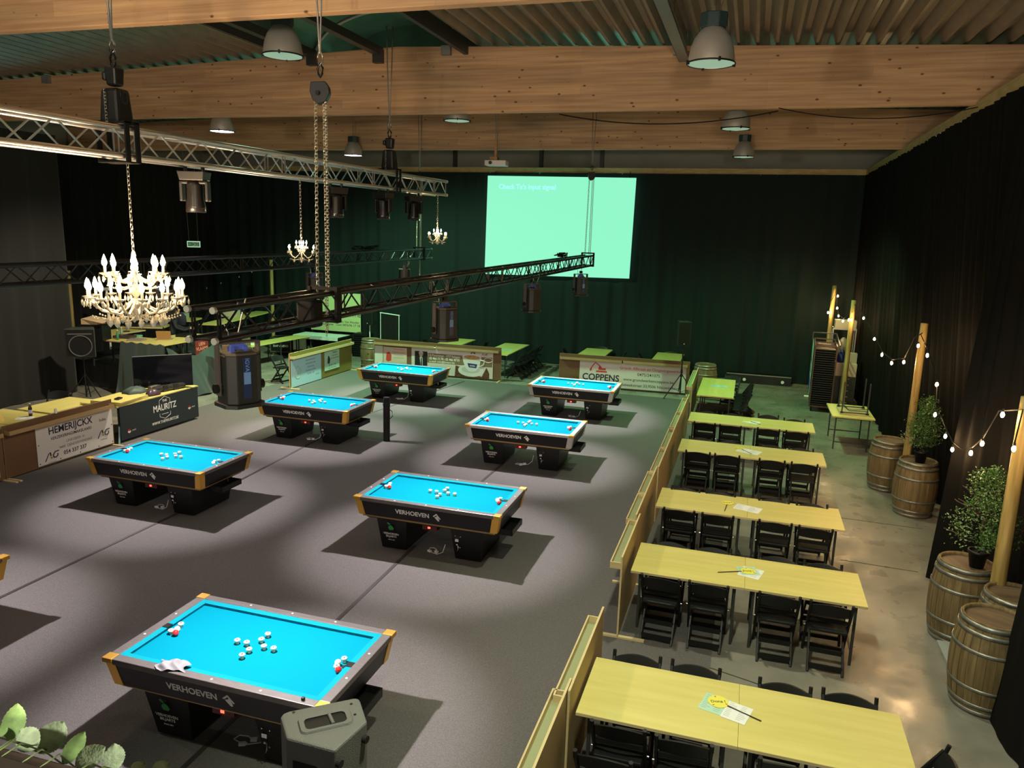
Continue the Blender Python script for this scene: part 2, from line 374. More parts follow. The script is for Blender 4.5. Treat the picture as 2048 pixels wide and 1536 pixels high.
# barrel vault skylight with aluminium ribs
xc, hw = (SX0+SX1)/2, (SX1-SX0)/2
def vault(a, k=1.0): return (xc+hw*math.cos(a)*k, 7.78+.85*math.sin(a)*k)
mb = MB(); n = 20
prof = [vault(PI*i/n) for i in range(n+1)]
mb.smooth = True
mb.add([(x, SY0, z) for x, z in prof]+[(x, SY1, z) for x, z in prof], [(i, i+1, n+2+i, n+1+i) for i in range(n)])
mb.smooth = False
for y in (SY0, SY1): mb.add([(x, y, z) for x, z in prof], [tuple(range(n+1))])
sky = struct(mb.build('window_1', SKYL))
ALUG = mat('weathered_aluminium', (0.42, 0.45, 0.42), 0.5, 0.6)
for y, th in ((9.0, .03), (10.35, .03), (11.7, .03), (13.0, .05), (14.3, .03)):
    mb = MB(); pr = [vault(PI*i/24, .975) for i in range(25)]
    mb.tube([(x, y, z) for x, z in pr], th, 6); mb.build('glazing_bar', ALUG, sky)
for x in (SX0+.03, SX1-.03):
    MB().box(x-.04, x+.04, SY0, SY1, 7.60, 7.84).build('curb', STEEL_DK, sky)
for i, x in enumerate((-6.95, -8.35)):
    struct(MB().box(x-.07, x+.07, 7.5, 13.72, 7.64, 7.78).box(x-.09, x+.09, 13.60, 13.76, 7.5, 7.74).build('trim_%d' % (6+i), STEEL_DK))
# glulam beams
def beam(y, lab):
    poly = [(-20.9, 6.6), (5.15, 6.6), (5.15, roofz(5.15)), (-6.6, 7.79), (-20.9, roofz(-20.9))]
    mb = MB(); mb.prism(poly, -.07, .07, T((0, y, 0)) @ RX(PI/2))
    o = mb.build('roof_beam', GLULAM, bevel=.01)
    o['label'] = lab; o['category'] = 'beam'; struct(o); o['group'] = 'glulam roof beams'
    return o
beam(7.36, 'nearest deep spruce glulam beam crossing the top edge of the picture')
beam(13.80, 'middle glulam beam crossing in front of the skylight, right behind the two big high bays')
beam(19.88, 'farthest glulam beam, just in front of the hall end wall')
for i, x in enumerate((-5.6, -1.45, -14.9)):
    struct(MB().box(x-.09, x+.09, 13.64, 13.73, roofz(x)-.16, roofz(x)).build('trim_%d' % (8+i), DULL))
for i, x in enumerate((-10.3, -7.15, -5.05)):
    struct(MB().box(x-.06, x+.06, 26.05, 26.2, 5.9, 8.1).build('trim_%d' % (11+i), STEEL_DK))
# battens along the top of the curtains, with eyelets
struct(MB().box(-20.4, 3.15, 25.66, 25.74, 6.47, 6.64).build('trim_14', BATTEN))
struct(MB().box(3.05, 3.12, 3.0, 25.66, 6.47, 6.64).build('trim_15', BATTEN))
mb = MB()
for k in range(92): mb.ball((-20.2+k*.253, 25.63, 6.455+random.uniform(-.01, .01)), .018, 6)
for k in range(60): mb.ball((3.03, 4.0+k*.36, 6.455), .014, 6)
struct(mb.build('trim_16', STEEL))

def curtain(bot, top, z0, z1, m, label, pitch=.16, amp=.045, seed=1, dx=.035, ybias=None):
    """cloth hung in folds; bot and top are polylines of equal point count"""
    rnd = random.Random(seed)
    seg = [0.0]
    for a, b in zip(bot[:-1], bot[1:]): seg.append(seg[-1]+math.dist(a, b))
    L = seg[-1]; n = max(8, int(L/dx)); ny = 7
    ph = [rnd.uniform(0, 6.28) for _ in range(5)]; cyc = [1, .61, 1.37, .23, 2.1]; wt = [.5, .35, .25, .55, .12]
    def at(pl, s):
        for i in range(len(seg)-1):
            if s <= seg[i+1] or i == len(seg)-2:
                t = (s-seg[i])/max(1e-6, seg[i+1]-seg[i]); a, b = pl[i], pl[i+1]
                return a[0]+(b[0]-a[0])*t, a[1]+(b[1]-a[1])*t, (b[0]-a[0], b[1]-a[1])
    def fn(u, v):
        s = u*L; xb, yb, d = at(bot, s); xt, yt, _ = at(top, s)
        l = math.hypot(*d) or 1; nx, ny_ = -d[1]/l, d[0]/l
        w = s*2*PI/pitch + .25*math.sin(v*2+s)
        o = sum(wt[i]*math.sin(w*cyc[i]+ph[i]) for i in range(5))*amp*(.45+.75*(1-v)) + .04*math.sin(s*.9+ph[0])*(1-v)
        return (xb+(xt-xb)*v+nx*o, yb+(yt-yb)*v+ny_*o, z0+(z1-z0)*v)
    o = MB().grid(n, ny, fn).build('stage_curtain', m)
    return tag(o, label, 'curtain')
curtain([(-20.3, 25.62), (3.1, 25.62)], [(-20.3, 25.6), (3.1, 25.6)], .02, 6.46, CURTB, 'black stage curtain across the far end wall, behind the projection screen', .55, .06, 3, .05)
curtain([(2.55, 3.0), (2.62, 7.7)], [(3.0, 3.0), (3.0, 7.9)], .02, 6.46, CURTR, 'nearest black curtain length on the right, hiding half of the front barrel', .5, .03, 5)
curtain([(3.36, 7.75), (3.36, 9.9), (2.67, 11.0)], [(3.0, 7.9), (3.02, 9.9), (3.02, 11.2)], .05, 6.46, CURTR, 'black curtain length behind the two front barrels and the front potted tree', .33, .05, 6)
curtain([(3.5, 10.95), (3.46, 18), (3.15, 25.5)], [(3.02, 11.2), (3.02, 18), (3.02, 25.5)], .02, 6.46, CURTR, 'long black curtain down the right wall, lit by the string lights', .36, .06, 8)
curtain([(-16.1, 6.0), (-16.9, 15.2), (-16.75, 15.5), (-17.1, 15.6)], [(-16.1, 6.0), (-16.9, 15.2), (-16.75, 15.5), (-17.1, 15.6)], .02, 6.5, CURTG, 'dark grey curtain at the left edge of the picture, gathered at its open end', .7, .045, 9, .04)
curtain([(-20.3, 15.0), (-20.3, 25.6)], [(-20.3, 15.0), (-20.3, 25.6)], .02, 6.46, CURT, 'black curtain behind the control desk on the left', .4, .04, 10, .05)
# the tie band round the gathered end
tag(MB().tube([(-16.93+.12*math.cos(a), 15.38+.2*math.sin(a), 1.02) for a in [2*PI*i/14 for i in range(14)]], .02, 5, True).build('curtain_tie', CURT), 'black tie band round the gathered grey curtain end', 'band')

# carpet on the playing area, tape lines, mats
tag(MB().box(-12.75, -0.05, 1.2, 21.55, 0.0, 0.008).build('playing_area_carpet', CARPET), 'dark grey needle felt carpet under all the billiard tables', 'carpet')
tag(MB().beam((-4.16, 3.6, .011), (-4.36, 12.7, .011), .05, .005).beam((-4.36, 12.7, .011), (-4.30, 16.3, .011), .05, .005).build('cable_tape', TAPE), 'black tape strip on the carpet running under the right column of billiards', 'tape')
tag(MB().beam((-8.26, 3.6, .011), (-8.26, 9.2, .011), .05, .005).beam((-8.26, 9.2, .011), (-8.68, 16.3, .011), .05, .005).beam((-8.68, 16.3, .011), (-8.0, 21.3, .011), .05, .005).build('cable_tape', TAPE), 'black tape strip on the carpet running under the left column of billiards', 'tape')
rnd = random.Random(3)
# ============================================================ trusses
def truss(name_label, a, b, m, s=.24, r=.0245, step=.29, group='lighting trusses'):
    """a, b: centres of the near and far ends"""
    a, b = Vector(a), Vector(b); d = (b-a); L = d.length; d.normalize()
    x = d.cross(Vector((0, 0, 1))).normalized(); z = x.cross(d); h = s/2
    root = thing('lighting_truss', name_label, 'truss', a, 0)
    def P(sx, sz, t): return tuple(x*sx*h + z*sz*h + d*t)
    for sx in (-1, 1):
        for sz in (-1, 1):
            o = MB().rod(P(sx, sz, 0), P(sx, sz, L), r, 10).build('chord', m, root)
            for t in (0, L):
                e = -1 if t == 0 else 1
                MB().rod(P(sx, sz, t), P(sx, sz, t+e*.03), r*1.12, 10).build('end_plug', mat('worn_aluminium', (.55, .58, .52), .45, .6), o)
    n = int(L/step)
    faces = [('left', (-1, -1), (-1, 1)), ('right', (1, -1), (1, 1)), ('top', (-1, 1), (1, 1)), ('bottom', (-1, -1), (1, -1))]
    for nm, p, q in faces:
        mb = MB()
        for k in range(n):
            t0, t1 = L*k/n, L*(k+1)/n
            u, w = (p, q) if k % 2 == 0 else (q, p)
            mb.rod(P(*u, t0), P(*w, t1), .009, 6, caps=False)
            if k % 8 == 0: mb.rod(P(*p, t0+.03), P(*q, t0+.03), .009, 6, caps=False); mb.rod(P(*p, t0-.03 if k else .06), P(*q, t0-.03 if k else .06), .009, 6, caps=False)
        mb.rod(P(*p, L-.03), P(*q, L-.03), .009, 6, caps=False)
        mb.build('lacing', m, root)
    return root
t1 = truss('bright aluminium lighting truss, the highest one, running from the upper left to the middle', (-5.58, 3.6, 5.17), (-5.65, 13.6, 5.25), ALU)
t2 = truss('black lighting truss over the right column of billiards, its open end in front', (-4.04, 4.95, 3.715), (-3.97, 19.4, 3.845), BLKTRUSS)
t3 = truss('black lighting truss over the left column of billiards, farther left behind the chandelier', (-8.68, 4.6, 3.78), (-8.68, 20.0, 3.83), BLKTRUSS)
# ring straps and cable on the trusses
def coil(label, cx, cy, z0, n, spread, seed, ln=.5):
    r = random.Random(seed); mb = MB(); pts = []
    for k in range(n*8):
        pts.append((cx+r.uniform(-spread, spread), cy+ln*(k/(n*8)-.5)+.12*math.sin(k*1.7), z0+.03+r.uniform(0, .10)))
    mb.tube(pts, .011, 5)
    return tag(mb.build('cable_coil', RUBBER), label, 'cable')
coil('tangled black cable heap on the top of the far black truss on the left', -8.68, 16.4, 3.95, 6, .10, 4, 1.1)
coil('black cable heap on top of the middle black truss, in front of the projected picture', -3.98, 16.6, 3.95, 5, .08, 5, .8)
# ------------------------------------------------------------ chains, slings, hoists
def chain(mb, a, b, lk=.034, w=.011, r=.0034):
    a, b = Vector(a), Vector(b); d = b-a; L = d.length; d.normalize(); n = int(L/(lk*.78)); q0 = d.to_track_quat('Z', 'Y')
    for k in range(n):
        c = a+d*(k+.5)*L/n; ax = q0 @ Vector((1, 0, 0) if k % 2 else (0, 1, 0))
        pts = []
        for (u, v) in ((-1, -.55), (-1, .55), (-.45, 1), (.45, 1), (1, .55), (1, -.55), (.45, -1), (-.45, -1)):
            pts.append(c + ax*u*w + d*v*lk/2)
        mb.tube(pts, r, 4, closed=True)
    return mb
def sling(root, x, y, z0, z1, m=DULL, w=.05):
    MB().tube([(x-.003, y, z0+.10), (x-w*.5, y, z0+.6), (x-w, y, z1)], .009, 6).tube([(x+.003, y, z0+.10), (x+w*.5, y, z0+.6), (x+w*.9, y+.03, z1)], .009, 6).build('wire_sling', m, root)
    MB().tube([(x, y, z0+.14), (x-.03, y, z0+.07), (x-.028, y, z0+.02), (x, y, z0), (x+.028, y, z0+.02), (x+.03, y, z0+.07)], .008, 6, True).build('shackle', STEEL, root)
def chain_block(label, x, y, zb, ztruss, ztop, tail=None, group='manual chain hoists', sc=1.0):
    root = thing('chain_hoist', label, 'hoist', (x, y, zb), 0, group)
    sling(root, 0, 0, .26*sc, ztop-zb-.12)
    MB().tube([(.0, 0, .27*sc), (-.03, 0, .22*sc), (-.02, 0, .18*sc), (0, 0, .15*sc), (.02, 0, .18*sc), (.028, 0, .23*sc)], .011*sc, 6, True).build('hook', BLACK, root)
    mb = MB(); prof = [(-.085, .10), (.05, .11), (.085, .06), (.09, 0), (.05, -.075), (-.02, -.10), (-.07, -.06), (-.095, .02)]
    mb.prism([(u*sc, v*sc) for u, v in prof], -.05*sc, .05*sc, RZ(.35) @ RX(PI/2)); mb.rod((.005, -.06*sc, 0), (.005, -.075*sc, 0), .022*sc, 10)
    mb.build('housing', BLACK, root, bevel=.008)
    mb = MB(); zb2 = ztruss-zb
    chain(mb, (-.055*sc, 0, -.06), (-.075*sc, 0, zb2), .044, .015, .0045); mb.build('load_chain', ZINC, root)
    mb = MB(); chain(mb, (.02*sc, .02, -.09), (.015*sc, .02, zb2)); mb.build('hand_chain', ZINC, root)
    chain(MB(), (.06*sc, -.01, -.05), (.06*sc, -.01, zb2-.02)).build('hand_chain', ZINC, root)
    if tail: mb = MB(); chain(mb, (.01, 0, zb2), (.02, .0, tail-zb)); chain(mb, (.035, 0, zb2), (.03, .0, tail-zb+.05)); mb.build('chain_tail', ZINC, root)
    MB().box(-.13, .13, -.03, .03, zb2-.30, zb2-.25).box(-.13, .13, -.03, .03, zb2+.02, zb2+.05).box(-.165, -.135, -.04, .04, zb2-.30, zb2+.05).box(.135, .165, -.04, .04, zb2-.30, zb2+.05).build('truss_strap', RUBBER, root)
    return root
chain_block('black hand chain hoist with long bright chains, hanging nearest over the middle black truss', -4.02, 6.72, 5.72, 3.86, 7.75, 3.42)
chain_block('hand chain hoist at the far end of the middle black truss, before the projected picture', -3.97, 19.30, 5.9, 3.99, 7.65)
chain_block('hand chain hoist at the far end of the left black truss', -8.68, 19.45, 5.75, 3.97, 7.65, 3.15)
def bag(x, y, z, label):
    mb = MB(); mb.box(-.10, .10, -.09, .09, -.16, .10); o = mb.build('chain_bag', RUBBER, bevel=.03); o.location = (x, y, z)
    return tag(o, label, 'bag')
bag(-4.02, 6.45, 3.70, 'black chain bag sitting inside the middle black truss under its near hoist')
def motor_hoist(label, x, y, ztr, ztop, group='wrapped motor hoists on the bright truss'):
    root = thing('motor_hoist', label, 'hoist', (x, y, ztr), 0, group)
    sling(root, 0, 0, .62, ztop-ztr-.1)
    MB().tube([(0, 0, .64), (-.03, 0, .58), (-.02, 0, .53), (0, 0, .50), (.02, 0, .53), (.028, 0, .58)], .012, 6, True).build('hook', BLACK, root)
    MB().box(-.06, .07, -.06, .06, .34, .50, taper=(.01, .01)).cbox(-.085, 0, .43, .05, .08, .08).build('upper_wrapping', BLACK, root, bevel=.02)
    MB().box(-.09, .09, -.08, .08, .02, .32, taper=(-.02, -.02)).cbox(.07, 0, .24, .07, .1, .14).build('motor_wrapping', BLACK, root, bevel=.03)
    chain(MB(), (-.02, -.1, .3), (-.02, -.1, .0)).build('chain', ZINC, root)
    for dx in (-.06, .06):
        MB().box(-.165, -.15, dx-.025, dx+.025, -.31, .03).box(.15, .165, dx-.025, dx+.025, -.31, .03).box(-.165, .165, dx-.025, dx+.025, -.325, -.31).box(-.165, .165, dx-.025, dx+.025, .02, .035).build('round_sling', RUBBER, root)
    return root
motor_hoist('black wrapped motor hoist nearest on the bright truss, at the upper left', -5.59, 5.85, 5.33, 7.7)
motor_hoist('black wrapped motor hoist near the far end of the bright truss', -5.63, 11.45, 5.39, 7.65)

# ------------------------------------------------------------ box spotlights over the billiards
def box_spot(ztr, label, x, y):
    r = thing('box_spotlight', label, 'stage light', (x, y, 3.0), 1.1, 'box spotlights over the billiard tables')
    oc = [(-.15, -.09), (-.09, -.15), (.09, -.15), (.15, -.09), (.15, .09), (.09, .15), (-.09, .15), (-.15, .09)]
    MB().prism(oc, .03, .44).build('housing', FIXM, r, bevel=.01)
    MB().prism([(u*.98, v*.98) for u, v in oc], .44, .455).box(-.02, .11, -.03, .03, .455, .47).build('top_cover', mat('olive_top', (.10, .085, .05), .5), r)
    MB().prism([(u*1.15, v*1.15) for u, v in oc], 0, .03).build('lens_rim', FIXM, r)
    MB().rod((-.06, 0, -.002), (.06, 0, -.002), .001, 4).disc((0, 0, -.001), .075, 24).build('lens', mat('lit_lens', (1, 1, 1), .2, emit=(1, .95, .95), estr=12), r)
    MB().box(-.185, -.17, -.035, .035, .10, .54).box(.17, .185, -.035, .035, .10, .54).box(-.185, .185, -.035, .035, .525, .54).build('yoke', mat('worn_brown_grey', (.09, .075, .07), .5), r)
    for s in (-1, 1): MB().rod((s*.185, 0, .16), (s*.215, 0, .16), .04, 14).rod((s*.15, 0, .16), (s*.172, 0, .16), .03, 12).build('tilt_knob', BLACK, r)
    k = MB().box(-.06, .06, -.012, .012, .47, .53).box(-.075, -.04, -.03, .03, .45, .5).box(.04, .075, -.03, .03, .45, .5).build('handle', BLUEP if ztr > 5 else mat('violet_blue_connector', (.10, .16, .65), .4), r)
    lb = MB().box(-.035, .035, -.153, -.1505, .08, .42).build('label', mat('dark_blue_label', (.02, .035, .11), .4), r)
    MB().box(-.030, .030, -.1545, -.153, .20, .30).build('label_panel', LBL, lb)
    text('lettering', 'IGVA', .05, LBL, lb, face((.0, -.155, .36), (0, -1, 0)) @ RZ(-PI/2), .01)
    zt = ztr-3.0
    MB().rod((0, 0, .54), (0, 0, zt-.03), .012, 8).cbox(0, 0, zt-.02, .06, .05, .06).build('clamp', BLACK, r)
    MB().tube([(.05, .05, .455), (.09, .08, .56), (.06, .1, zt), (.13, .08, zt+.28)], .006, 5).tube([(-.05, .05, .455), (-.02, .12, .6), (-.1, .14, zt+.2)], .005, 5).build('cable', ZINC, r)
    return r
bs = box_spot(3.60, 'box spotlight with blue label hanging nearest under the middle black truss', AX-.06, ROWY[0])
names = ['', 'box spotlight with pale blue label hanging under the middle truss, second from the front', 'third box spotlight from the front under the middle truss, before the green lit curtain', 'farthest box spotlight under the middle truss, just below the projected picture',
         'nearest box spotlight under the left black truss', 'second box spotlight from the front under the left black truss', 'third box spotlight from the front under the left black truss, behind the chains', 'farthest box spotlight under the left black truss, hanging near its end']
for i, (x, y) in enumerate(FIX):
    if i: dup(bs, (x, y, 3.0), [0, 1.05, -2.1, .75, 1.0, 1.0, 1.1, -1.2][i], names[i])

# ------------------------------------------------------------ moving heads under the bright truss
def moving_head(label, x, y, z, rz, tilt):
    r = thing('moving_head_light', label, 'stage light', (x, y, z), rz, 'moving heads under the bright truss')
    MB().box(-.14, .14, -.11, .11, -.09, 0, taper=(.015, .015)).rod((-.09, 0, .0), (-.09, 0, .05), .02, 8).rod((.09, 0, 0), (.09, 0, .05), .02, 8).build('base', BLACK, r, bevel=.012)
    MB().box(-.15, -.115, -.045, .045, -.30, -.10).box(.115, .15, -.045, .045, -.30, -.10).box(-.15, .15, -.045, .045, -.125, -.095).build('yoke', BLACK, r, bevel=.01)
    mb = MB(RX(tilt)); mb.lathe([(.001, -.17), (.07, -.165), (.085, -.12), (.085, .0), (.10, .09), (.10, .15), (.085, .155)], 20)
    h = mb.build('head', mat('glossy_black_head', (.012, .011, .011), .25), r); h.location = (0, 0, -.26)
    mb = MB(RX(tilt)); mb.disc((0, 0, .152), .082, 20); l = mb.build('lens', mat('lens_dark_glass', (.10, .09, .09), .05, spec=1.0), h)
    return r
mh = moving_head('nearest moving head under the bright truss, head turned down', -5.6, 6.85, 5.01, .3, PI)
dup(mh, (-5.6, 9.72, 5.03), 1.1, 'moving head right beside the hanging chains, below the bright truss')
dup(mh, (-5.62, 11.2, 5.04), -.2, 'moving head under the wrapped hoist near the far end of the bright truss')
dup(mh, (-5.64, 12.4, 5.05), .9, 'farthest moving head, close to the open end of the bright truss')
for h in [o for o in COL.objects if o.name.startswith('head') and o.parent and o.parent.location.y in (9.72,)]: pass

# ------------------------------------------------------------ high bay lamps
def high_bay(x, y, z, lit, label):
    zt = (roofz(x)+.024 if not SX0 < x < SX1 else 7.66)-z
    r = thing('high_bay_lamp', label, 'lamp', (x, y, z), 0, 'high bay lamps under the roof')
    MB().lathe([(.245, .0), (.243, .04), (.225, .15), (.19, .25), (.13, .33), (.10, .355)], 28).build('reflector', HBSHELL, r)
    MB().lathe([(.25, -.006), (.257, .0), (.25, .012), (.24, .004)], 28).build('rim', BLACK, r)
    MB().disc((0, 0, .004), .243, 28).build('glass', HBLIT if lit else HBGLASS, r)
    for k in range(4): MB(RZ(k*PI/2+.4)).cbox(.25, 0, .004, .03, .02, .04).build('clip', BLACK, r)
    MB().prism([(.15*math.cos(a)+(.0), .12*math.sin(a)) for a in [2*PI*i/8+PI/8 for i in range(8)]], .35, .50).build('ballast_box', mat('dark_teal_housing', (.02, .045, .05), .4), r, bevel=.01)
    MB().rod((0, 0, .50), (0, 0, zt), .006, 6).tube([(.05, 0, .50), (.09, 0, .65), (.03, 0, zt)], .004, 5).build('suspension', DULL, r)
    if SX0 < x < SX1 and y > 13: MB().box(-.03, .03, -.56, .05, zt-.02, zt+.02).build('bracket', STEEL_DK, r)
    elif SX0 < x < SX1: MB().box(-6.9-x, .05, -.03, .03, zt-.02, zt+.02).build('bracket', STEEL_DK, r)
    return r
lb = ['high bay lamp above the camera side of the hall', 'large high bay lamp at the top right, in front of the middle beam', 'high bay lamp hanging in front of the farthest beam on the right', 'small far high bay lamp peeping below the farthest beam on the right',
      'high bay lamp with polished dome at the top, left of the skylight', 'high bay lamp of which only the glass shows under the middle beam', 'lit high bay lamp glowing white and violet over the bright truss on the left', 'lit high bay lamp glowing green white below the farthest beam']
for i, (x, y, z) in enumerate(HB): high_bay(x, y, z, i >= 6, lb[i])
# slack cable under the beams
tag(MB().tube([(-3.4+3.6*t, 13.5, 6.52-.36*4*t*(1-t)*.5) for t in [i/14 for i in range(15)]], .01, 5).tube([(.2+3.0*t, 13.6, 6.58-.3*4*t*(1-t)*.6) for t in [i/10 for i in range(11)]], .008, 5).build('slack_cable', RUBBER), 'thin black cable sagging in front of the farthest beam', 'cable')
# cable tray under the deck
r = thing('cable_tray', 'perforated steel cable tray running under the roof deck at the top right', 'cable tray', (-1.35, 8.0, 7.35), 0)
MB().box(-.09, .09, 0, 6.3, 0, .008).box(-.09, -.084, 0, 6.3, 0, .06).box(.084, .09, 0, 6.3, 0, .06).build('tray', DULL, r)
for k in range(3): MB().rod((-.09, 1+k*2, .05), (-.09, 1+k*2, .28), .005, 5).rod((.09, 1+k*2, .05), (.09, 1+k*2, .28), .005, 5).build('hanger', DULL, r)

# ------------------------------------------------------------ chandeliers
def chandelier(label, c, R, tiers, ztop, sc, group, light):
    root = thing('crystal_chandelier', label, 'chandelier', c, 0, group)
    prof = [(.004, 0), (.014, -.01), (.022, -.05), (.012, -.10), (.03, -.14), (.036, -.17), (.014, -.23), (.012, -.30), (.036, -.36), (.045, -.40), (.016, -.45), (.03, -.50), (.055, -.54), (.06, -.57), (.02, -.61), (.026, -.645), (.002, -.67)]
    MB().lathe([(a*sc, b*sc) for a, b in prof], 16).build('stem', GLASSK, root)
    chain(MB(), (0, 0, ztop), (0, 0, 0), .05, .011, .004).build('chain', ZINC, root)
    for ti, (n, rad, zc, dip) in enumerate(tiers):
        rr, zz = rad*sc, zc*sc
        mb = MB(); mb.tube([(.02*sc, 0, zz-.02*sc), (rr*.25, 0, zz-dip*sc*.6), (rr*.5, 0, zz-dip*sc), (rr*.75, 0, zz-dip*sc*.8), (rr*.93, 0, zz-dip*sc*.3), (rr, 0, zz-.02*sc)], .012*sc if sc > .6 else .006*sc+.002, 6)
        a0 = mb.build('arm', GLASSK, root)
        MB().lathe([(.004, -.02*sc), (.02*sc, -.012*sc), (.05*sc, .006*sc), (.052*sc, .010*sc), (.015*sc, .004*sc)], 12, (rr, 0, zz)).build('drip_pan', GLASSK, a0)
        MB().rod((rr, 0, zz), (rr, 0, zz+.075*sc), .012*sc, 8).build('candle', CANDLE, a0)
        MB().lathe([(.002, .07*sc), (.017*sc, .08*sc), (.024*sc, .105*sc), (.014*sc, .145*sc), (.001, .18*sc)], 8, (rr, 0, zz)).build('bulb', BULB, a0)
        mb = MB()
        for k in range(5):
            a = 2*PI*k/5; px, py = rr+.052*sc*math.cos(a), .052*sc*math.sin(a)
            mb.rod((px, py, zz), (px, py, zz-.02*sc), .0012, 3)
            mb.lathe([(.001, 0), (.011*sc, -.016*sc), (.011*sc, -.04*sc), (.001, -.06*sc)], 5, (px, py, zz-.02*sc))
        for k in range(15):  # swag of beads towards the stem
            t = k/14; mb.lathe([(.0005, -.011*sc), (.011*sc, 0), (.0005, .011*sc)], 5, (rr*(1-t)+.03*sc*t, 0, zz-(dip+.02+.16*t*(1-t))*sc*(1 if k not in (0, 14) else .5)))
        mb.build('crystals', GLASSK, a0, kind='stuff')
        if ti == len(tiers)-1 or sc < .6:
            mb = MB(); px = rr*.6; mb.lathe([(.001, .03*sc), (.006*sc, .0), (.030*sc, -.045*sc), (.022*sc, -.075*sc), (.001, -.10*sc)], 6, (px, 0, zz-(dip+.03)*sc)); mb.build('pendant', GLASSK, a0)
        for k in range(1, n):
            a = a0.copy(); COL.objects.link(a); a.parent = root; a.rotation_euler = (0, 0, 2*PI*k/n + ti*.2)
            for ch in a0.children: b = ch.copy(); COL.objects.link(b); b.parent = a
        a0.rotation_euler = (0, 0, ti*.2)
    mb = MB()
    for k in range(14):
        a = 2*PI*k/14
        for j in range(5): mb.lathe([(.0005, -.007*sc), (.007*sc, 0), (.0005, .007*sc)], 5, (.09*sc*math.cos(a), .09*sc*math.sin(a), (-.50-.026*j)*sc))
    mb.build('bead_curtain', GLASSK, root, kind='stuff')
    MB().rod((-.15, 0, ztop+.005), (.15, 0, ztop+.005), .008, 8).build('hanging_bar', STEEL, root)
    p = lamp('POINT', (c[0], c[1], c[2]-.12*sc), light, (1.0, .66, .36), .12*sc)
    return root
BIG = (-5.6, 5.95, 4.22)
chandelier('large two tier crystal chandelier with lit candle bulbs, nearest on the left', BIG, .52, [(8, .25, -.22, .08), (14, .41, -.44, .15)], .84, 1.0, 'crystal chandeliers hung from the bright truss', 260)
chandelier('small lit crystal chandelier beside the hanging chains', (-5.6, 8.82, 4.30), .18, [(6, .42, -.30, .22), (4, .16, -.16, .06)], .78, .42, 'crystal chandeliers hung from the bright truss', 22)
chandelier('farthest small crystal chandelier, at the end of the bright truss', (-5.64, 13.46, 4.50), .18, [(6, .42, -.30, .22), (4, .16, -.16, .06)], .64, .42, 'crystal chandeliers hung from the bright truss', 22)

# ------------------------------------------------------------ screen and projector
r = thing('projection_screen', 'large projection screen glowing mint green on the far curtain', 'screen', (-6.3, 25.38, 3.0))
c4 = [(-8.84, 25.36, 3.03), (-3.80, 25.36, 3.10), (-3.76, 25.36, 6.31), (-8.80, 25.36, 6.34)]
c4 = [(x+6.3, y-25.38, z-3.0) for x, y, z in c4]
MB().add(c4+[(x, y+.02, z) for x, y, z in c4], [(0, 1, 2, 3), (7, 6, 5, 4), (0, 4, 5, 1), (1, 5, 6, 2), (2, 6, 7, 3), (3, 7, 4, 0)]).build('picture', SCREENM, r)
text('lettering', "Check Tx's input signal", .225, SCRTXT, r, face((-1.10, -.028, 2.98), (0, -1, 0)), .016, sx=.95)
for x in (-8.6, -4.0): MB().rod((x+6.3, .0, 3.3), (x+6.3, .30, 3.53), .01, 6).build('suspension', BLACK, r)
r = thing('projector', 'small white projector hanging under the middle beam on a wooden mount', 'projector', (-5.36, 16.0, 5.86), .1)
MB().box(-.23, .23, -.16, .16, 0, .11).build('body', mat('white_plastic', (.62, .60, .58), .4), r, bevel=.015)
MB().rod((-.1, -.16, .055), (-.1, -.19, .055), .035, 14).rod((.1, .16, .055), (.1, .2, .055), .04, 14).build('lens', BLACK, r)
MB().box(-.13, .03, -.1, .1, .11, .18).box(-.05, .0, -.03, .03, .18, .55).build('mount', wood_mat('orange_plywood', (.34, .16, .06), (.42, .22, .09), (1, 1, 1)), r)
MB().rod((-.03, 0, .5), (-.06, .0, 1.93), .008, 6).rod((0, 0, .5), (.03, 0, 1.93), .008, 6).build('suspension', DULL, r)
# emergency exit sign
r = thing('exit_sign', 'small hanging green and white emergency exit sign with an arrow', 'sign', (-16.5, 20.0, 3.73), .55)
MB().box(-.19, .19, -.02, .02, 0, .19).build('housing', mat('glowing_sign_white', (.7, .8, .7), .4, emit=(.5, .9, .6), estr=.5), r, bevel=.006)
MB().box(-.165, .165, -.024, -.021, .03, .16).build('green_panel', mat('sign_green', (0, .09, .035), .4, emit=(0, .3, .1), estr=.2), r)
mb = MB(RX(PI/2)); mb.prism([(-.14, .095), (-.11, .125), (-.11, .105), (-.07, .105), (-.07, .085), (-.11, .085), (-.11, .065)], .0245, .026)
mb.prism([(-.03, .145), (.12, .145), (.12, .045), (-.03, .045), (-.03, .06), (.105, .06), (.105, .13), (-.03, .13)], .0245, .026); mb.prism([(.02, .12), (.04, .12), (.05, .09), (.07, .06), (.055, .055), (.035, .075), (.01, .055), (.0, .06), (.022, .085)], .0245, .026)
mb.build('pictogram', WHITE, r)
MB().rod((-.13, 0, .19), (-.22, 0, 3.7), .005, 5).rod((.13, 0, .19), (.12, 0, 3.7), .005, 5).build('wire', DULL, r)
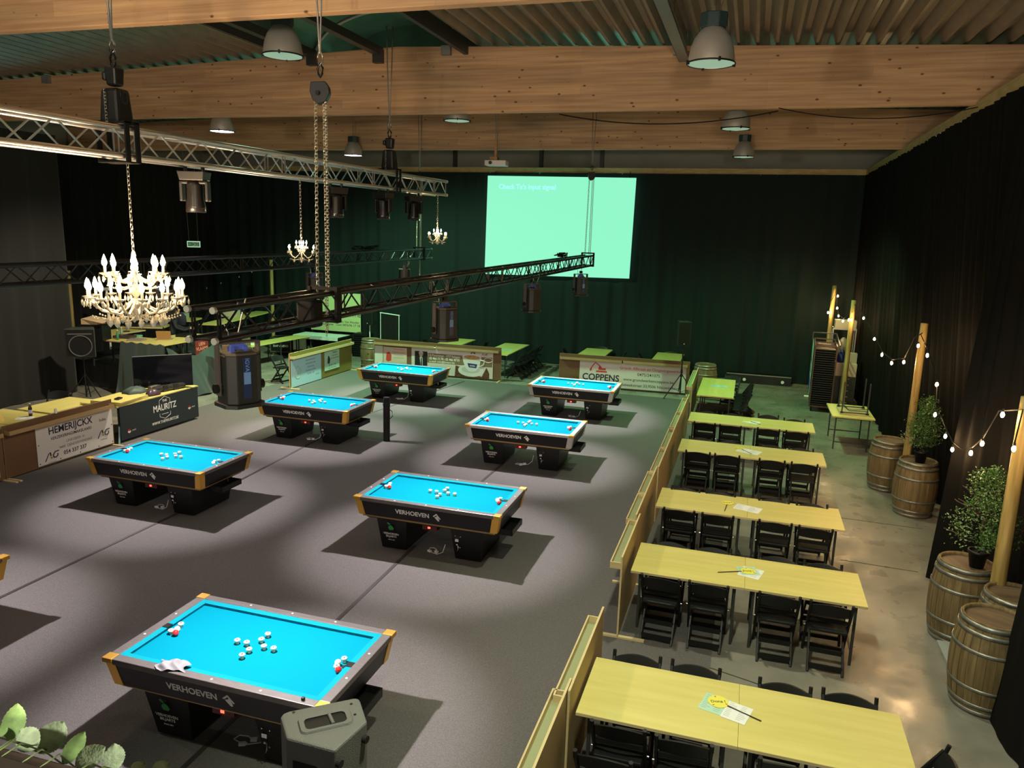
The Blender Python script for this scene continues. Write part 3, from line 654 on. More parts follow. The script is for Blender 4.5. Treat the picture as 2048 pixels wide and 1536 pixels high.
# ============================================================ billiard tables
def billiard(label, cx, cy, silver=False, detail=True):
    r = thing('billiard_table', label, 'billiard table', (cx, cy, 0), 0, 'golf billiard tables')
    HX, HY = 1.075, .63
    MB().box(-.965, .965, -.52, .52, .70, .762).build('playing_cloth', CLOTH, r)
    # cushions: sloping prisms
    mb = MB()
    def cush(x0, y0, x1, y1, nx, ny):
        w = .058
        a = [(x0, y0, .796), (x1, y1, .796), (x1+nx*w-abs(ny)*0, y1+ny*w, .792), (x0+nx*w, y0+ny*w, .792), (x0+nx*(w-.012), y0+ny*(w-.012), .762), (x1+nx*(w-.012), y1+ny*(w-.012), .762), (x0, y0, .762), (x1, y1, .762)]
        mb.add(a, [(0, 1, 2, 3), (3, 2, 5, 4), (4, 5, 7, 6), (0, 6, 7, 1), (0, 3, 4, 6), (1, 7, 5, 2)])
    cush(-.985, .545, .985, .545, 0, -1); cush(.985, -.545, -.985, -.545, 0, 1); cush(.985, .545, .985, -.545, -1, 0); cush(-.985, -.545, -.985, .545, 1, 0)
    mb.build('cushion', CUSH, r)
    for n_, b_ in (('rail', (-.985, .985, .545, HY)), ('rail', (-.985, .985, -HY, -.545)), ('rail', (.985, HX, -.545, .545)), ('rail', (-HX, -.985, -.545, .545))):
        MB().box(*b_, .748, .802).build(n_, SILVER if silver else RAILM, r, bevel=.006)
    mb = MB()
    for x in (-.47, 0, .47):
        for y in (-.59, .59): mb.disc((x, y, .8035), .010, 10)
    for y in (-.2, .2):
        for x in (-1.03, 1.03): mb.disc((x, y, .8035), .010, 10)
    mb.build('sight_inlays', WHITE, r)
    for sx in (-1, 1):
        for sy in (-1, 1):
            c = MB().box(min(sx*.985, sx*1.085), max(sx*.985, sx*1.085), min(sy*.545, sy*.64), max(sy*.545, sy*.64), .762, .806).build('corner_cap', GOLD, r, bevel=.004)
            g = SILVER if silver else GOLD; mb = MB()
            x0, y0 = sx*1.062, sy*.618; bx, by = sx*1.022, sy*.578
            def q(p, d, w): return p
            # side plates: on the long side and on the short side, leaning in to the bottom
            for (ax, ay) in ((1, 0), (0, 1)):
                w = .095
                ux, uy = (-sx*w, 0) if ax else (0, -sy*w)
                vx, vy = (0, sy*.006) if ax else (sx*.006, 0)
                P = [(x0+vx, y0+vy, .762), (x0+ux+vx, y0+uy+vy, .762), (bx+ux+vx, by+uy+vy, .535), (bx+vx, by+vy, .535)]
                P2 = [(a-vx*1.8, b-vy*1.8, z) for a, b, z in P]
                mb.add(P+P2, [(0, 1, 2, 3), (7, 6, 5, 4), (0, 4, 5, 1), (1, 5, 6, 2), (2, 6, 7, 3), (3, 7, 4, 0)])
            mb.build('corner_plate', g, r)
    # apron, leaning in to the bottom
    MB().box(-1.06, 1.06, -.616, .616, .535, .748, taper=(.04, .04)).build('apron', TBLK, r)
    MB().box(-.985, .985, -.545, .545, .500, .535).build('bronze_skirt', GOLDTRIM, r)
    MB().box(-.94, .94, -.50, .50, .47, .50).build('subframe', BLACK, r)
    for sx in (-1, 1):
        x0, x1 = (.33, .79) if sx > 0 else (-.79, -.33)
        mb = MB(); mb.add([(x0+.045, -.42, .02), (x1-.045, -.42, .02), (x1-.045, .42, .02), (x0+.045, .42, .02), (x0, -.50, .47), (x1, -.50, .47), (x1, .50, .47), (x0, .50, .47)],
                          [(3, 2, 1, 0), (4, 5, 6, 7), (0, 1, 5, 4), (1, 2, 6, 5), (2, 3, 7, 6), (3, 0, 4, 7)])
        p = mb.build('pedestal', TBLK, r, bevel=.004)
        MB().box(x0+.07, x1-.07, -.39, .39, 0, .02).build('foot', RUBBER, p)
    MB().box(.90, 1.14, -.24, .24, .385, .40).box(.90, 1.14, -.24, -.225, .40, .47).box(.90, 1.14, .225, .24, .40, .47).box(1.125, 1.14, -.24, .24, .40, .47).box(.78, .90, -.2, .2, .39, .47).build('ball_tray', TBLK, r)
    b = MB().box(-.10, .12, -.48, -.36, .40, .47).build('score_box', REDP, r)
    MB().box(-.015, .02, -.4835, -.48, .42, .445).build('display', REDLED, b)
    # writing
    ap = face((-.20, -.5985, .650), (0, -1, -.176))
    text('maker_lettering', 'VERHOEVEN', .09, WHITE, r, ap, .022, ext=.001)
    mb = MB(face((.16, -.5985, .650), (0, -1, -.176)))
    mb.prism([(-.055, .01), (0, .055), (.012, .043), (-.037, .003)], 0, .002); mb.prism([(.005, .052), (.06, -.02), (.046, -.027), (-.004, .04)], 0, .002)
    mb.prism([(-.03, -.002), (.015, -.055), (.03, -.045), (.0, -.004), (-.012, .006)], 0, .002); mb.prism([(-.005, .01), (.018, .02), (.04, -.052), (.02, -.06), (.01, -.02)], 0, .002)
    mb.build('horse_head_mark', WHITE, r)
    pf = face((-.575, -.485, .30), (0, -1, -.17))
    text('pedestal_lettering', 'VERHOEVEN\nBILJARTS', .042, WHITE, r, pf @ T((0, -.06, .010)), .012)
    text('pedestal_lettering', 'SINCE 1884', .02, WHITE, r, pf @ T((0, -.135, .010)), .006)
    mb = MB(pf @ T((0, .07, .008))); mb.prism([(-.02, -.045), (.03, -.045), (.05, -.02), (.03, .02), (0, .03), (-.03, .01), (-.035, -.02)], 0, .002); mb.prism([(-.05, .055), (-.01, .03), (.0, .045), (-.035, .075)], 0, .002); mb.lathe([(.012, 0), (.012, .002)], 10, (.01, .055, 0))
    mb.build('green_emblem', GREENP, r)
    # coin mechanism on the right pedestal
    mb = MB(); mb.box(.40, .45, -.505, -.47, .30, .34); mb.rod((.43, -.51, .26), (.43, -.48, .26), .012, 8); mb.rod((.47, -.50, .22), (.47, -.47, .22), .008, 6); mb.rod((.40, -.50, .38), (.40, -.47, .38), .006, 6); mb.rod((.48, -.505, .38), (.48, -.47, .38), .006, 6); mb.tube([(.44, -.50, .25), (.45, -.505, .20), (.43, -.50, .16)], .005, 5)
    mb.build('coin_lock', STEEL, r)
    # bumpers
    def bump(x, y):
        o = MB().lathe([(.014, 0), (.014, .030), (.0001, .030)], 12).build('bumper', GREENP if False else IVORY, r); o.location = (x, y, .762)
        MB().lathe([(.013, .026), (.024, .029), (.029, .036), (.024, .046), (.012, .048), (.009, .044), (.0001, .044)], 14).build('rubber_ring', PINKR, o)
        MB().disc((0, 0, .0455), .009, 10).build('screw', BLACK, o)
        return o
    b0 = bump(.86, .065)
    for x, y in ((.86, -.065), (-.86, .065), (-.86, -.065), (.19, 0), (.09, 0), (-.09, 0), (-.19, 0), (0, .19), (0, .09), (0, -.09), (0, -.19)):
        b = b0.copy(); COL.objects.link(b); b.parent = r; b.location = (x, y, .762)
        for ch in b0.children: c = ch.copy(); COL.objects.link(c); c.parent = b
    for sx in (-1, 1):
        MB().disc((sx*.905, 0, .7635), .030, 16).rod((sx*.905, 0, .7625), (sx*.905, 0, .763), .03, 16).box(min(sx*.925, sx*.985), max(sx*.925, sx*.985), -.035, .035, .795, .800).build('pocket', BLACK, r)
    return r
bl = ['nearest billiard table of the right column, a rag on its rail', 'second billiard table from the front in the right column, brass corners', 'third billiard table from the front in the right column, silver corner plates', 'farthest billiard table of the right column, silver corner plates, before the excavator banner',
      'billiard table at the left picture edge of which only a brass corner shows', 'billiard table in front of the grey insurance banner on the left', 'billiard table with the black bollard standing at its right end', 'farthest billiard table of the left column, before the coffee cup banner']
bt = []
proto = billiard(bl[0], AX, ROWY[0]); sproto = billiard(bl[2], AX, ROWY[2], True)
for i, (x, y) in enumerate(FIX):
    bt.append(proto if i == 0 else sproto if i == 2 else dup(sproto if i == 3 else proto, (x, y, 0), 0, bl[i]))
# loose power leads under the tables, each its own
def lead(label, x, y, seed):
    rr = random.Random(seed); r = thing('power_lead', label, 'cable', (x, y, .012), rr.uniform(-.6, .6), 'white power leads under the billiards')
    MB().tube([(.30, .02, .18), (.27, .0, .06), (.18, -.02, .008), (.08, -.03, .006), (.0, .0, .006), (-.06, .05, .006), (-.02, .10, .006), (.06, .08, .006), (.10, .03, .008)], .0055, 6).build('cord', WHITE, r)
    MB().box(.09, .15, .0, .035, 0, .03).box(.0, .06, -.05, -.015, 0, .028).box(.06, .075, -.045, -.02, .005, .022).build('plug', WHITE, r, bevel=.004)
    return r
for i, (tx, ty) in enumerate(((AX, ROWY[0]), (AX, ROWY[1]), (AX, ROWY[2]), (AX, ROWY[3]), (BX, ROWY[1]), (BX, ROWY[2]), (BX, ROWY[3]))):
    lead('white power lead and plug lying under the ' + ['nearest table of the right column', 'second table of the right column', 'third table of the right column', 'farthest table of the right column', 'table before the insurance banner', 'table beside the black bollard', 'table before the coffee cup banner'][i], tx-.06 if i else tx+.02, ty-.30, i)
# balls
def ball(x, y, m, label): 
    o = MB().ball((0, 0, 0), .029, 18).build('billiard_ball', m); o.location = (x, y, .762+.029)
    return tag(o, label, 'ball', 'balls on the billiards')
wh = ['nearest', 'second', 'third', 'farthest']
for i, (tx, ty) in enumerate(FIX):
    if i == 4: continue
    col = 'right column' if i < 4 else 'left column'; k = wh[i % 4]
    ball(tx+.895, ty-.098, BALLR if i != 5 else BALLW, '%s ball at the right end of the %s billiard of the %s' % ('red' if i != 5 else 'white', k, col))
    ball(tx+.835, ty+.0, BALLW, 'white ball between the right end bumpers of the %s billiard of the %s' % (k, col))
    ball(tx-.835, ty-.015, BALLW, 'white ball between the left end bumpers of the %s billiard of the %s' % (k, col))
    ball(tx-.80, ty-.075, BALLR, 'red ball by the left end bumpers of the %s billiard of the %s' % (k, col))
# rag and chalk on the nearest table
def fn(u, v):
    a, b = u-.5, v-.5; d = math.hypot(a, b)
    return (a*.26+.02*math.sin(9*b), b*.15+.01*math.sin(7*a), .045*math.cos(min(1, d*1.7)*PI/2)+.014*math.sin(17*a+6*b)*(1-d)+.010)
o = MB().grid(22, 16, fn).build('cleaning_rag', mat('striped_grey_rag', (.3, .29, .3), .9)); o.location = (AX-.42, ROWY[0]-.545, .80); o.rotation_euler = (0, 0, .2)
nt = MATS['striped_grey_rag'].node_tree; wv = nt.nodes.new('ShaderNodeTexWave'); wv.inputs['Scale'].default_value = 40; tc = nt.nodes.new('ShaderNodeTexCoord'); nt.links.new(tc.outputs['Object'], wv.inputs[0])
cr = nt.nodes.new('ShaderNodeValToRGB'); cr.color_ramp.elements[0].color = (.06, .06, .09, 1); cr.color_ramp.elements[1].color = (.30, .29, .29, 1); cr.color_ramp.elements[1].position = .4; nt.links.new(wv.outputs['Fac'], cr.inputs[0]); nt.links.new(cr.outputs[0], nt.nodes['Principled BSDF'].inputs['Base Color'])
tag(o, 'crumpled striped rag on the front rail of the nearest billiard table', 'rag')
o = MB().box(-.012, .012, -.012, .012, 0, .024).build('chalk_cube', BLACK, bevel=.002); o.location = (AX+.86, ROWY[0]-.585, .8035); tag(o, 'small dark chalk cube on the front rail of the nearest billiard table', 'chalk')
# black bollard
r = thing('cable_bollard', 'black round bollard standing on the carpet between the columns of billiards', 'bollard', (-7.16, 14.4, .008))
MB().rod((0, 0, 0), (0, 0, .93), .072, 20).build('post', TBLK, r); MB().rod((0, 0, .93), (0, 0, .96), .066, 20).rod((0, 0, .78), (0, 0, .83), .079, 20).build('cap', BLACK, r)
MB().tube([(.07, 0, .70), (.13, 0, .66), (.14, 0, .56), (.08, .0, .50)], .008, 6).build('cable_loop', RUBBER, r)

# ============================================================ seating tables and chairs
def folding_table(label, cx, cy, L=1.25, Wd=.86, rz=0, top=BEECH, group='long folding tables', h=.74):
    r = thing('folding_table', label, 'table', (cx, cy, 0), rz, group)
    MB().box(-L/2+.001, L/2-.001, -Wd/2, Wd/2, h-.026, h).build('tabletop', [top], r)
    MB().box(-L/2+.001, L/2-.001, -Wd/2-.003, -Wd/2, h-.026, h-.001).build('edging', PLY, r); MB().box(-L/2+.001, L/2-.001, Wd/2, Wd/2+.003, h-.026, h-.001).build('edging', PLY, r)
    for s in (-1, 1): MB().cbox(0, s*(Wd/2-.095), h-.043, L-.2, .03, .034).build('frame_rail', STEEL_DK, r)
    for sx in (-1, 1):
        x = sx*(L/2-.10)
        for sy in (-1, 1): MB().beam((x, sy*(Wd/2-.09), 0), (x, sy*(Wd/2-.09), h-.026), .028, .028, (0, 1, 0)).build('leg', STEEL_DK, r)
        MB().beam((x, -Wd/2+.09, .16), (x, Wd/2-.09, .16), .02, .02).beam((x, -Wd/2+.09, h-.05), (x, Wd/2-.09, h-.05), .025, .025).beam((x, 0, h-.05), (sx*(L/2-.42), 0, h-.045), .012, .012).build('brace', STEEL_DK, r)
    return r
ft = folding_table('left half of the nearest beech table beside the plank barrier', -.41, 5.86)
rows = [5.86, 8.66, 10.92, 13.98, 16.37]; xs0 = [0, .02, .03, .06, .05]
rn = ['nearest', 'second', 'third', 'fourth', 'fifth']
for i, y in enumerate(rows):
    for k in (0, 1):
        if i == 0 and k == 0: continue
        lab = '%s half of the %s long beech table counted from the front' % (('left', 'right')[k], rn[i])
        dup(ft, (-.41+1.251*k+xs0[i], y, 0), 0, lab)
dup(ft, (-.565, 18.73+.63, 0), PI/2, 'near half of the beech table standing lengthways behind the five rows')
dup(ft, (-.565, 18.73+1.88, 0), PI/2, 'far half of the beech table standing lengthways behind the five rows')
for j, (x, y0, lab) in enumerate(((-9.45, 22.6, 'behind the left half of the coffee banner'), (-7.42, 22.35, 'behind the right end of the coffee banner'), (-4.6, 22.6, 'behind the left end of the excavator banner'), (-2.27, 22.8, 'behind the right end of the excavator banner'))):
    dup(ft, (x, y0+.63, 0), PI/2, 'near half of the yellow green lit table ' + lab, 'folding tables before the far curtain')
    dup(ft, (x, y0+1.88, 0), PI/2, 'far half of the yellow green lit table ' + lab, 'folding tables before the far curtain')

def folding_chair(label, seatm=RESIN):
    r = thing('folding_chair', label, 'chair', (0, 0, 0), 0, 'black folding chairs')
    # faces +y; uprights run from the front feet to the top of the back
    for s in (-1, 1):
        MB().beam((s*.205, .24, 0), (s*.205, .02, .40), .026, .045, (0, 1, 0)).beam((s*.205, .02, .40), (s*.205, -.20, .74), .026, .045, (0, 1, 0)).rod((s*.205, -.20, .72), (s*.205, -.222, .795), .017, 10).build('upright', RESIN, r, bevel=.005)
        MB().beam((s*.172, -.26, 0), (s*.172, .10, .43), .024, .042, (0, 1, 0)).build('rear_leg', RESIN, r, bevel=.005)
        MB().rod((s*.215, .02, .40), (s*.235, .02, .40), .010, 8).rod((s*.215, -.17, .70), (s*.224, -.17, .70), .007, 6).build('rivet', STEEL, r)
    def bk(u, v):
        x = (u-.5)*.385; a = 1-(2*(u-.5))**2
        z = .615 + v*(.125+.035*a); y = -.135-.065*v - .035*a
        return (x, y, z)
    mb = MB(); mb.grid(12, 3, bk)
    mb.grid(12, 3, lambda u, v: (bk(1-u, v)[0], bk(1-u, v)[1]+.018, bk(1-u, v)[2]))
    mb.grid(12, 1, lambda u, v: (bk(u, 1)[0], bk(u, 1)[1]+.018*v, bk(u, 1)[2])); mb.grid(12, 1, lambda u, v: (bk(1-u, 0)[0], bk(1-u, 0)[1]+.018*v, bk(1-u, 0)[2]))
    mb.build('backrest', RESIN, r)
    MB().prism([(-.19, -.16), (.19, -.16), (.195, .0), (.185, .17), (.15, .20), (-.15, .20), (-.185, .17), (-.195, .0)], .425, .455).build('seat', seatm, r, bevel=.008)
    MB().prism([(-.155, -.12), (.155, -.12), (.16, .14), (.12, .165), (-.12, .165), (-.16, .14)], .4552, .458).build('seat_pad', seatm, r)
    MB().beam((-.20, .205, .075), (.20, .205, .075), .022, .045, (0, 0, 1)).build('front_bar', RESIN, r)
    MB().beam((-.17, -.225, .06), (.17, -.225, .06), .022, .06, (0, 0, 1)).beam((-.17, -.115, .19), (.17, -.115, .19), .02, .05, (0, 0, 1)).build('rear_bar', RESIN, r)
    MB().beam((-.20, -.06, .52), (.20, -.06, .52), .018, .04, (0, 0, 1)).build('back_bar', RESIN, r)
    return r
ch = folding_chair('tmp'); used = [False]
def chair(x, y, rz, label, rot=None, z=0, group='black folding chairs'):
    if not used[0]: used[0] = True; ch.location = (x, y, z); ch.rotation_euler = (0, 0, rz); ch['label'] = label; ch['group'] = group; return ch
    return dup(ch, (x, y, z), rz if rot is None else None, label, group, rot)
cxs = [-.68, -.17, .58, 1.10]; cn = ['first', 'second', 'third', 'last']
nb = [5.30, 8.08, 10.33, 13.43, 15.70]; fb = [6.38, 9.15, 11.33, 14.46, 16.85]
rj = random.Random(5)
for i in range(5):
    for k in range(4):
        x = cxs[k]+xs0[i]
        chair(x+rj.uniform(-.01, .01), nb[i]+.215+rj.uniform(-.015, .015), rj.uniform(-.03, .03), 'black folding chair, %s from the left, on the near side of the %s long table' % (cn[k], rn[i]))
        dy = .18 if (i, k) == (4, 2) else 0
        chair(x+rj.uniform(-.01, .01), fb[i]-.215+dy+rj.uniform(-.015, .015), PI+rj.uniform(-.04, .04), 'black folding chair, %s from the left, on the far side of the %s long table' % (cn[k], rn[i]))
chair(-.72, 4.92+.21, 0, 'black folding chair standing by the barrier in front of the nearest table, seat lit green', group='single chairs by the front table')
chair(1.52, 5.70, PI/2, 'black folding chair at the right end of the nearest table', group='single chairs by the front table')
for k in range(5):
    chair(.05+.01*k, 18.95+k*.43, PI/2+.05*(k-2), '%s of five black folding chairs along the right side of the lengthways table' % ['nearest', 'second', 'middle', 'fourth', 'farthest'][k], group='chairs right of the lengthways table')
chair(-.25, 21.55, PI-.2, 'black folding chair at the far end of the lengthways table, near the barrel', group='chairs right of the lengthways table')
for k in range(6):
    chair(-6.72+.03*(k % 2), 22.55+k*.42, PI/2+.1*((k % 3)-1), '%s black folding chair in the row right of the table behind the coffee banner' % ['nearest', 'second', 'third', 'fourth', 'fifth', 'farthest'][k], group='chairs behind the coffee banner')
for k, (x, y, rz) in enumerate(((-5.45, 24.3, -PI/2), (-3.85, 24.5, PI/2), (-3.0, 24.5, -PI/2), (-1.5, 24.4, PI/2), (-8.6, 24.4, PI/2), (-10.3, 24.0, -PI/2), (-2.3, 25.25, PI), (-4.6, 25.25, PI))):
    chair(x, y, rz, 'black folding chair ' + ['left of the table behind the left excavator banner end', 'right of the table behind the left excavator banner end', 'left of the table behind the right excavator banner end', 'right of the table behind the right excavator banner end', 'right of the left table behind the coffee banner', 'left of the left table behind the coffee banner', 'beyond the table behind the right excavator banner end', 'beyond the table behind the left excavator banner end'][k], group='chairs before the far curtain')
chair(-12.75, 18.9, -PI/2-.2, 'black folding chair seen from its side behind the poster board on the left', group='single chairs on the left')
chair(-14.3, 10.0, -PI/2, 'black folding chair behind the insurance banner by the left table', group='single chairs on the left')
chair(-14.2, 12.6, PI+.5, 'black folding chair in the dark left of the control desk', group='single chairs on the left')

# papers, score fans on the tables
def sheet(x, y, rz, label, w=.297, h=.21, cat='paper', z=.7415, m=PAPER, lines=True):
    r = thing('score_sheet', label, cat, (x, y, z), rz, 'score sheets on the tables')
    MB().box(-w/2, w/2, -h/2, h/2, 0, .0008).build('paper', m, r)
    mb = MB(); q = random.Random(int(abs(x*1000)))
    for k in range(9):
        yy = h/2-.02-k*h/10.5
        for c in range(2): mb.box(-w/2+.015+c*w/2, -w/2+.015+c*w/2+q.uniform(.4, .85)*w/2.4, yy-.0035, yy, .0009, .0011)
    mb.build('print', INKG, r)
    return r
def fan(x, y, rz, dirx, label, z=.744, writing=False):
    r = thing('score_fan', label, 'fan', (x, y, z), rz, 'yellow round fans on sticks')
    d = MB(); d.prism([(.085*math.cos(2*PI*i/28), .085*math.sin(2*PI*i/28)) for i in range(28)], 0, .003); d.build('disc', YELP, r)
    MB().beam((.08, 0, .0015), (.37, 0, .0015), .010, .006).build('stick', mat('dark_stick', (.03, .012, .008), .5), r)
    mb = MB()
    for k in (0, 2, 4): mb.prism([(.068*math.cos(k*1.1+.2)+.008*math.cos(j*PI/3), .068*math.sin(k*1.1+.2)+.008*math.sin(j*PI/3)) for j in range(6)], .0031, .0036)
    mb.build('red_dots', REDI, r)
    text('lettering', 'Dona !', .045, INK, r, T((0, 0, .0035)) @ RZ(-rz+.3), .008)
    return r
sheet(.02, 5.92, -.25, 'light green printed sheet under the fan on the nearest table', .2, .25, m=MINTP); sheet(.20, 5.86, -.28, 'white printed sheet under the stick of the fan on the nearest table', .2, .25, z=.7425)
fan(.05, 5.96, -.42, 1, 'round yellow card fan lettered Dona on the nearest table', z=.7438, writing=True)
sheet(.30, 8.66, -.25, 'white sheet under the yellow fan on the second table', .24, .28); sheet(.27, 8.70, .35, 'pale sheet lying askew under the fan on the second table', .22, .22, z=.7425, m=MINTP)
fan(.27, 8.69, PI+.45, -1, 'yellow fan with its stick pointing left on the second table', z=.7438)
sheet(.25, 10.87, -.28, 'white sheet right of the fan on the third table', .36, .24); fan(-.03, 11.0, -PI/2-.08, -1, 'yellow fan with its stick pointing to the camera on the third table')
sheet(.25, 13.98, -.35, 'white sheet half under the fan on the fourth table', .40, .28); fan(.08, 14.13, -.95, 1, 'yellow fan on the fourth table, third from the back', z=.7432)
sheet(.29, 16.36, -.4, 'white sheet under the fan on the fifth table', .32, .26); fan(.22, 16.47, -.85, 1, 'yellow fan on the fifth long table, farthest of the fans', z=.7432)
sheet(-.52, 20.12, .2, 'light blue sheet on the lengthways table behind the five rows', .42, .24, m=LBLUE); sheet(-7.34, 23.4, .2, 'light blue sheet on the table behind the coffee banner', .34, .22, m=LBLUE)

# ============================================================ plank barriers with cue trays
def barrier(label, x0, y0, x1, y1, h, front, board=MDF, feet=True, trays=1, edge=PLY, tray=True, bot=0.0):
    """board from (x0,y0) to (x1,y1); front = +1: tray on the left of the direction of travel"""
    L = math.hypot(x1-x0, y1-y0); a = math.atan2(y1-y0, x1-x0)
    r = thing('barrier_board', label, 'barrier', (x0, y0, 0), a, 'plank barriers round the playing area')
    MB().box(0, L, -.009, .009, .03+bot, h).build('board', board, r)
    MB().box(0, L, -.0095, .0095, h, h+.004).box(-.003, 0, -.0095, .0095, .03, h).box(L, L+.003, -.0095, .0095, .03, h).build('edging', edge, r)
    f = front
    if tray:
        n = trays
        for k in range(n):
            a0, a1 = .04+k*(L-.04)/n, (k+1)*(L-.04)/n-.03
            def yb(p, q): return (min(f*p, f*q), max(f*p, f*q))
            t = MB().box(a0, a1, *yb(.009, .12), h-.155, h-.145).build('cue_tray', FELTG, r)
            MB().box(a0, a1, *yb(.12, .134), h-.155, h-.08).box(a0-.014, a0, *yb(.009, .134), h-.155, h-.08).box(a1, a1+.014, *yb(.009, .134), h-.155, h-.08).build('tray_rim', edge, t)
    if feet:
        for t in (.004, L-.05):
            MB().box(t, t+.045, -.30, .30, .008, .03).build('foot', PLY, r)
    return r
CW = 1
bx = -1.09
barrier('plank barrier board at the bottom picture edge, nearest on the right of the carpet', bx-.005, 4.1, bx-.005, 5.47, 1.0, 1)
barrier('plank barrier board with tray beside the nearest seating table', bx+.02, 5.30, bx+.02, 6.75, 1.0, 1)
barrier('plank barrier board beside the second seating table, its free end and foot showing', bx-.0, 7.98, bx-.0, 9.42, .99, 1, trays=1)
barrier('plank barrier board beside the third seating table', bx-.05, 9.44, bx-.05, 11.70, .96, 1, trays=2, feet=False)
barrier('plank barrier board beside the fourth seating table', bx-.03, 11.72, bx-.03, 14.70, .94, 1, trays=2, feet=False)
barrier('plank barrier board beside the fifth seating table, farthest of the right row', bx-.03, 14.72, bx-.02, 17.7, .94, 1, trays=2, feet=False)
barrier('brown barrier board standing left of the lengthways table', -1.12, 18.7, -1.14, 21.3, 1.0, 1, board=MDFD, trays=1)
# back barriers
cb = barrier('brown barrier board carrying the coffee cup banner', -11.2, 21.68, -7.0, 21.80, 1.04, -1, board=MDFD, trays=2, edge=wood_mat('tan_edge', (.34, .22, .10), (.42, .28, .13), (1, 1, 1)))
kb = barrier('brown barrier board carrying the excavator banner', -5.24, 22.05, -1.44, 22.25, .98, -1, board=MDFD, trays=2, edge=MATS['tan_edge'])
sb = barrier('olive barrier board with a blue and a mint poster, on the left', -12.0, 18.15, -11.95, 21.55, 1.0, -1, board=mat('olive_board', (.22, .18, .035), .6), trays=1, edge=PLY)
hb = barrier('brown barrier board carrying the insurance banner', -12.02, 9.55, -12.05, 11.95, .96, -1, board=MDFD, trays=1, edge=MATS['tan_edge'])
hb2 = barrier('brown barrier board at the left picture edge', -11.98, 7.0, -12.02, 9.52, .96, -1, board=MDFD, trays=1, edge=MATS['tan_edge'])

def banner(par, label, s0, s1, z0, z1, m=PVC, f=-1):
    """flat banner on the tray side of a barrier; returns object and a frame maker"""
    o = MB().box(s0, s1, f*.024 if f < 0 else .016, f*.016 if f < 0 else .024, z0, z1).build('banner', m, par, label=label)
    def F(s, z): return face((s, f*.0255, z), (0, f, 0))
    return o, F
# insurance banner: seen from +x side of a board running along +y, tray side is local -y = +x
o, F = banner(hb, 'light grey printed banner', .62, 2.38, .06, .80)
text('lettering', 'HEMERIJCKX', .185, INK, o, F(1.38, .655), .018, sx=.95); text('lettering', 'bvba', .085, INK, o, F(2.13, .60), .006)
text('lettering', 'VERZEKERINGSMAKELAARS', .078, INK, o, F(1.38, .51), .012, shear=.25, sx=.97)
text('lettering', 'LINKEBEEK 41', .07, INKG, o, F(1.47, .39), .004); text('lettering', '9400  DENDERWINDEKE', .07, INKG, o, F(1.47, .30), .004)
text('lettering', '054 337 337', .105, INK, o, F(1.44, .18), .016)
for s, z in ((.92, .19), (2.14, .32)):
    mb = MB(F(s, z)); mb.prism([(-.16, -.075), (-.135, -.075), (-.055, .06), (-.02, .075), (-.04, .075), (-.075, .06)], 0, .001); mb.prism([(-.05, .075), (-.02, .075), (.0, -.045), (-.03, -.045)], 0, .001)
    mb.tube([(.15, .07, 0), (.07, .065, 0), (.03, .02, 0), (.03, -.03, 0), (.08, -.04, 0), (.12, -.02, 0), (.125, .02, 0)], .011, 5)
    mb.build('monogram', INK, o)
    MB(F(s, z)).prism([(-.06, -.02), (.0, .03), (.02, .02), (-.03, -.04)], .001, .002).build('green_dash', mat('olive_print', (.45, .48, .15), .6), o)
    text('lettering', 'INSURANCE', .03, INKG, o, F(s, z-.115), .0)
mb = MB()
for s, z in ((.66, .1), (.66, .45), (1.1, .09), (1.55, .09), (2.0, .09), (2.35, .1), (2.35, .45)): mb.rod((s, -.024, z), (s, -.028, z), .011, 8)
mb.build('eyelets', BLACK, o)
o, F = banner(hb2, 'light grey printed banner', .02, 2.42, .10, .80)
text('lettering', 'ove', .1, INK, o, F(2.28, .22), .008); text('lettering', 'n', .1, REDI, o, F(2.36, .62), .004)
# excavator banner
o, F = banner(kb, 'light grey printed banner', .62, 3.72, .06, .80)
text('lettering', 'COPPENS', .27, INK, o, F(1.26, .33), .02, sx=.95)
text('lettering', 'Grond- Afbraak en Omgevingswerken', .118, REDI, o, F(2.72, .67), .0, sx=1.0); text('lettering', '0475/241075', .125, INK, o, F(2.66, .50), .003)
text('lettering', 'www.grondwerkencoppens.be', .118, INK, o, F(2.66, .335), .003); text('lettering', 'Roosbeekstraat 33,9506 Nieuwenhove', .118, INK, o, F(2.66, .17), .003, sx=.98)
mb = MB(F(1.18, .62)); mb.beam((-.22, -.02, 0), (-.1, .16, 0), .03, .002, (0, 0, 1)); mb.beam((-.1, .16, 0), (.06, .05, 0), .03, .002, (0, 0, 1)); mb.prism([(-.26, -.1), (-.2, -.1), (-.19, -.02), (-.25, -.02)], 0, .001)
mb.prism([(.0, -.06), (.22, -.06), (.22, .0), (.10, .0), (.08, .05), (.01, .05)], 0, .001); mb.prism([(-.05, -.13), (.24, -.13), (.27, -.11), (.24, -.08), (-.05, -.08), (-.08, -.11)], 0, .001)
mb.build('excavator_drawing', REDI, o)
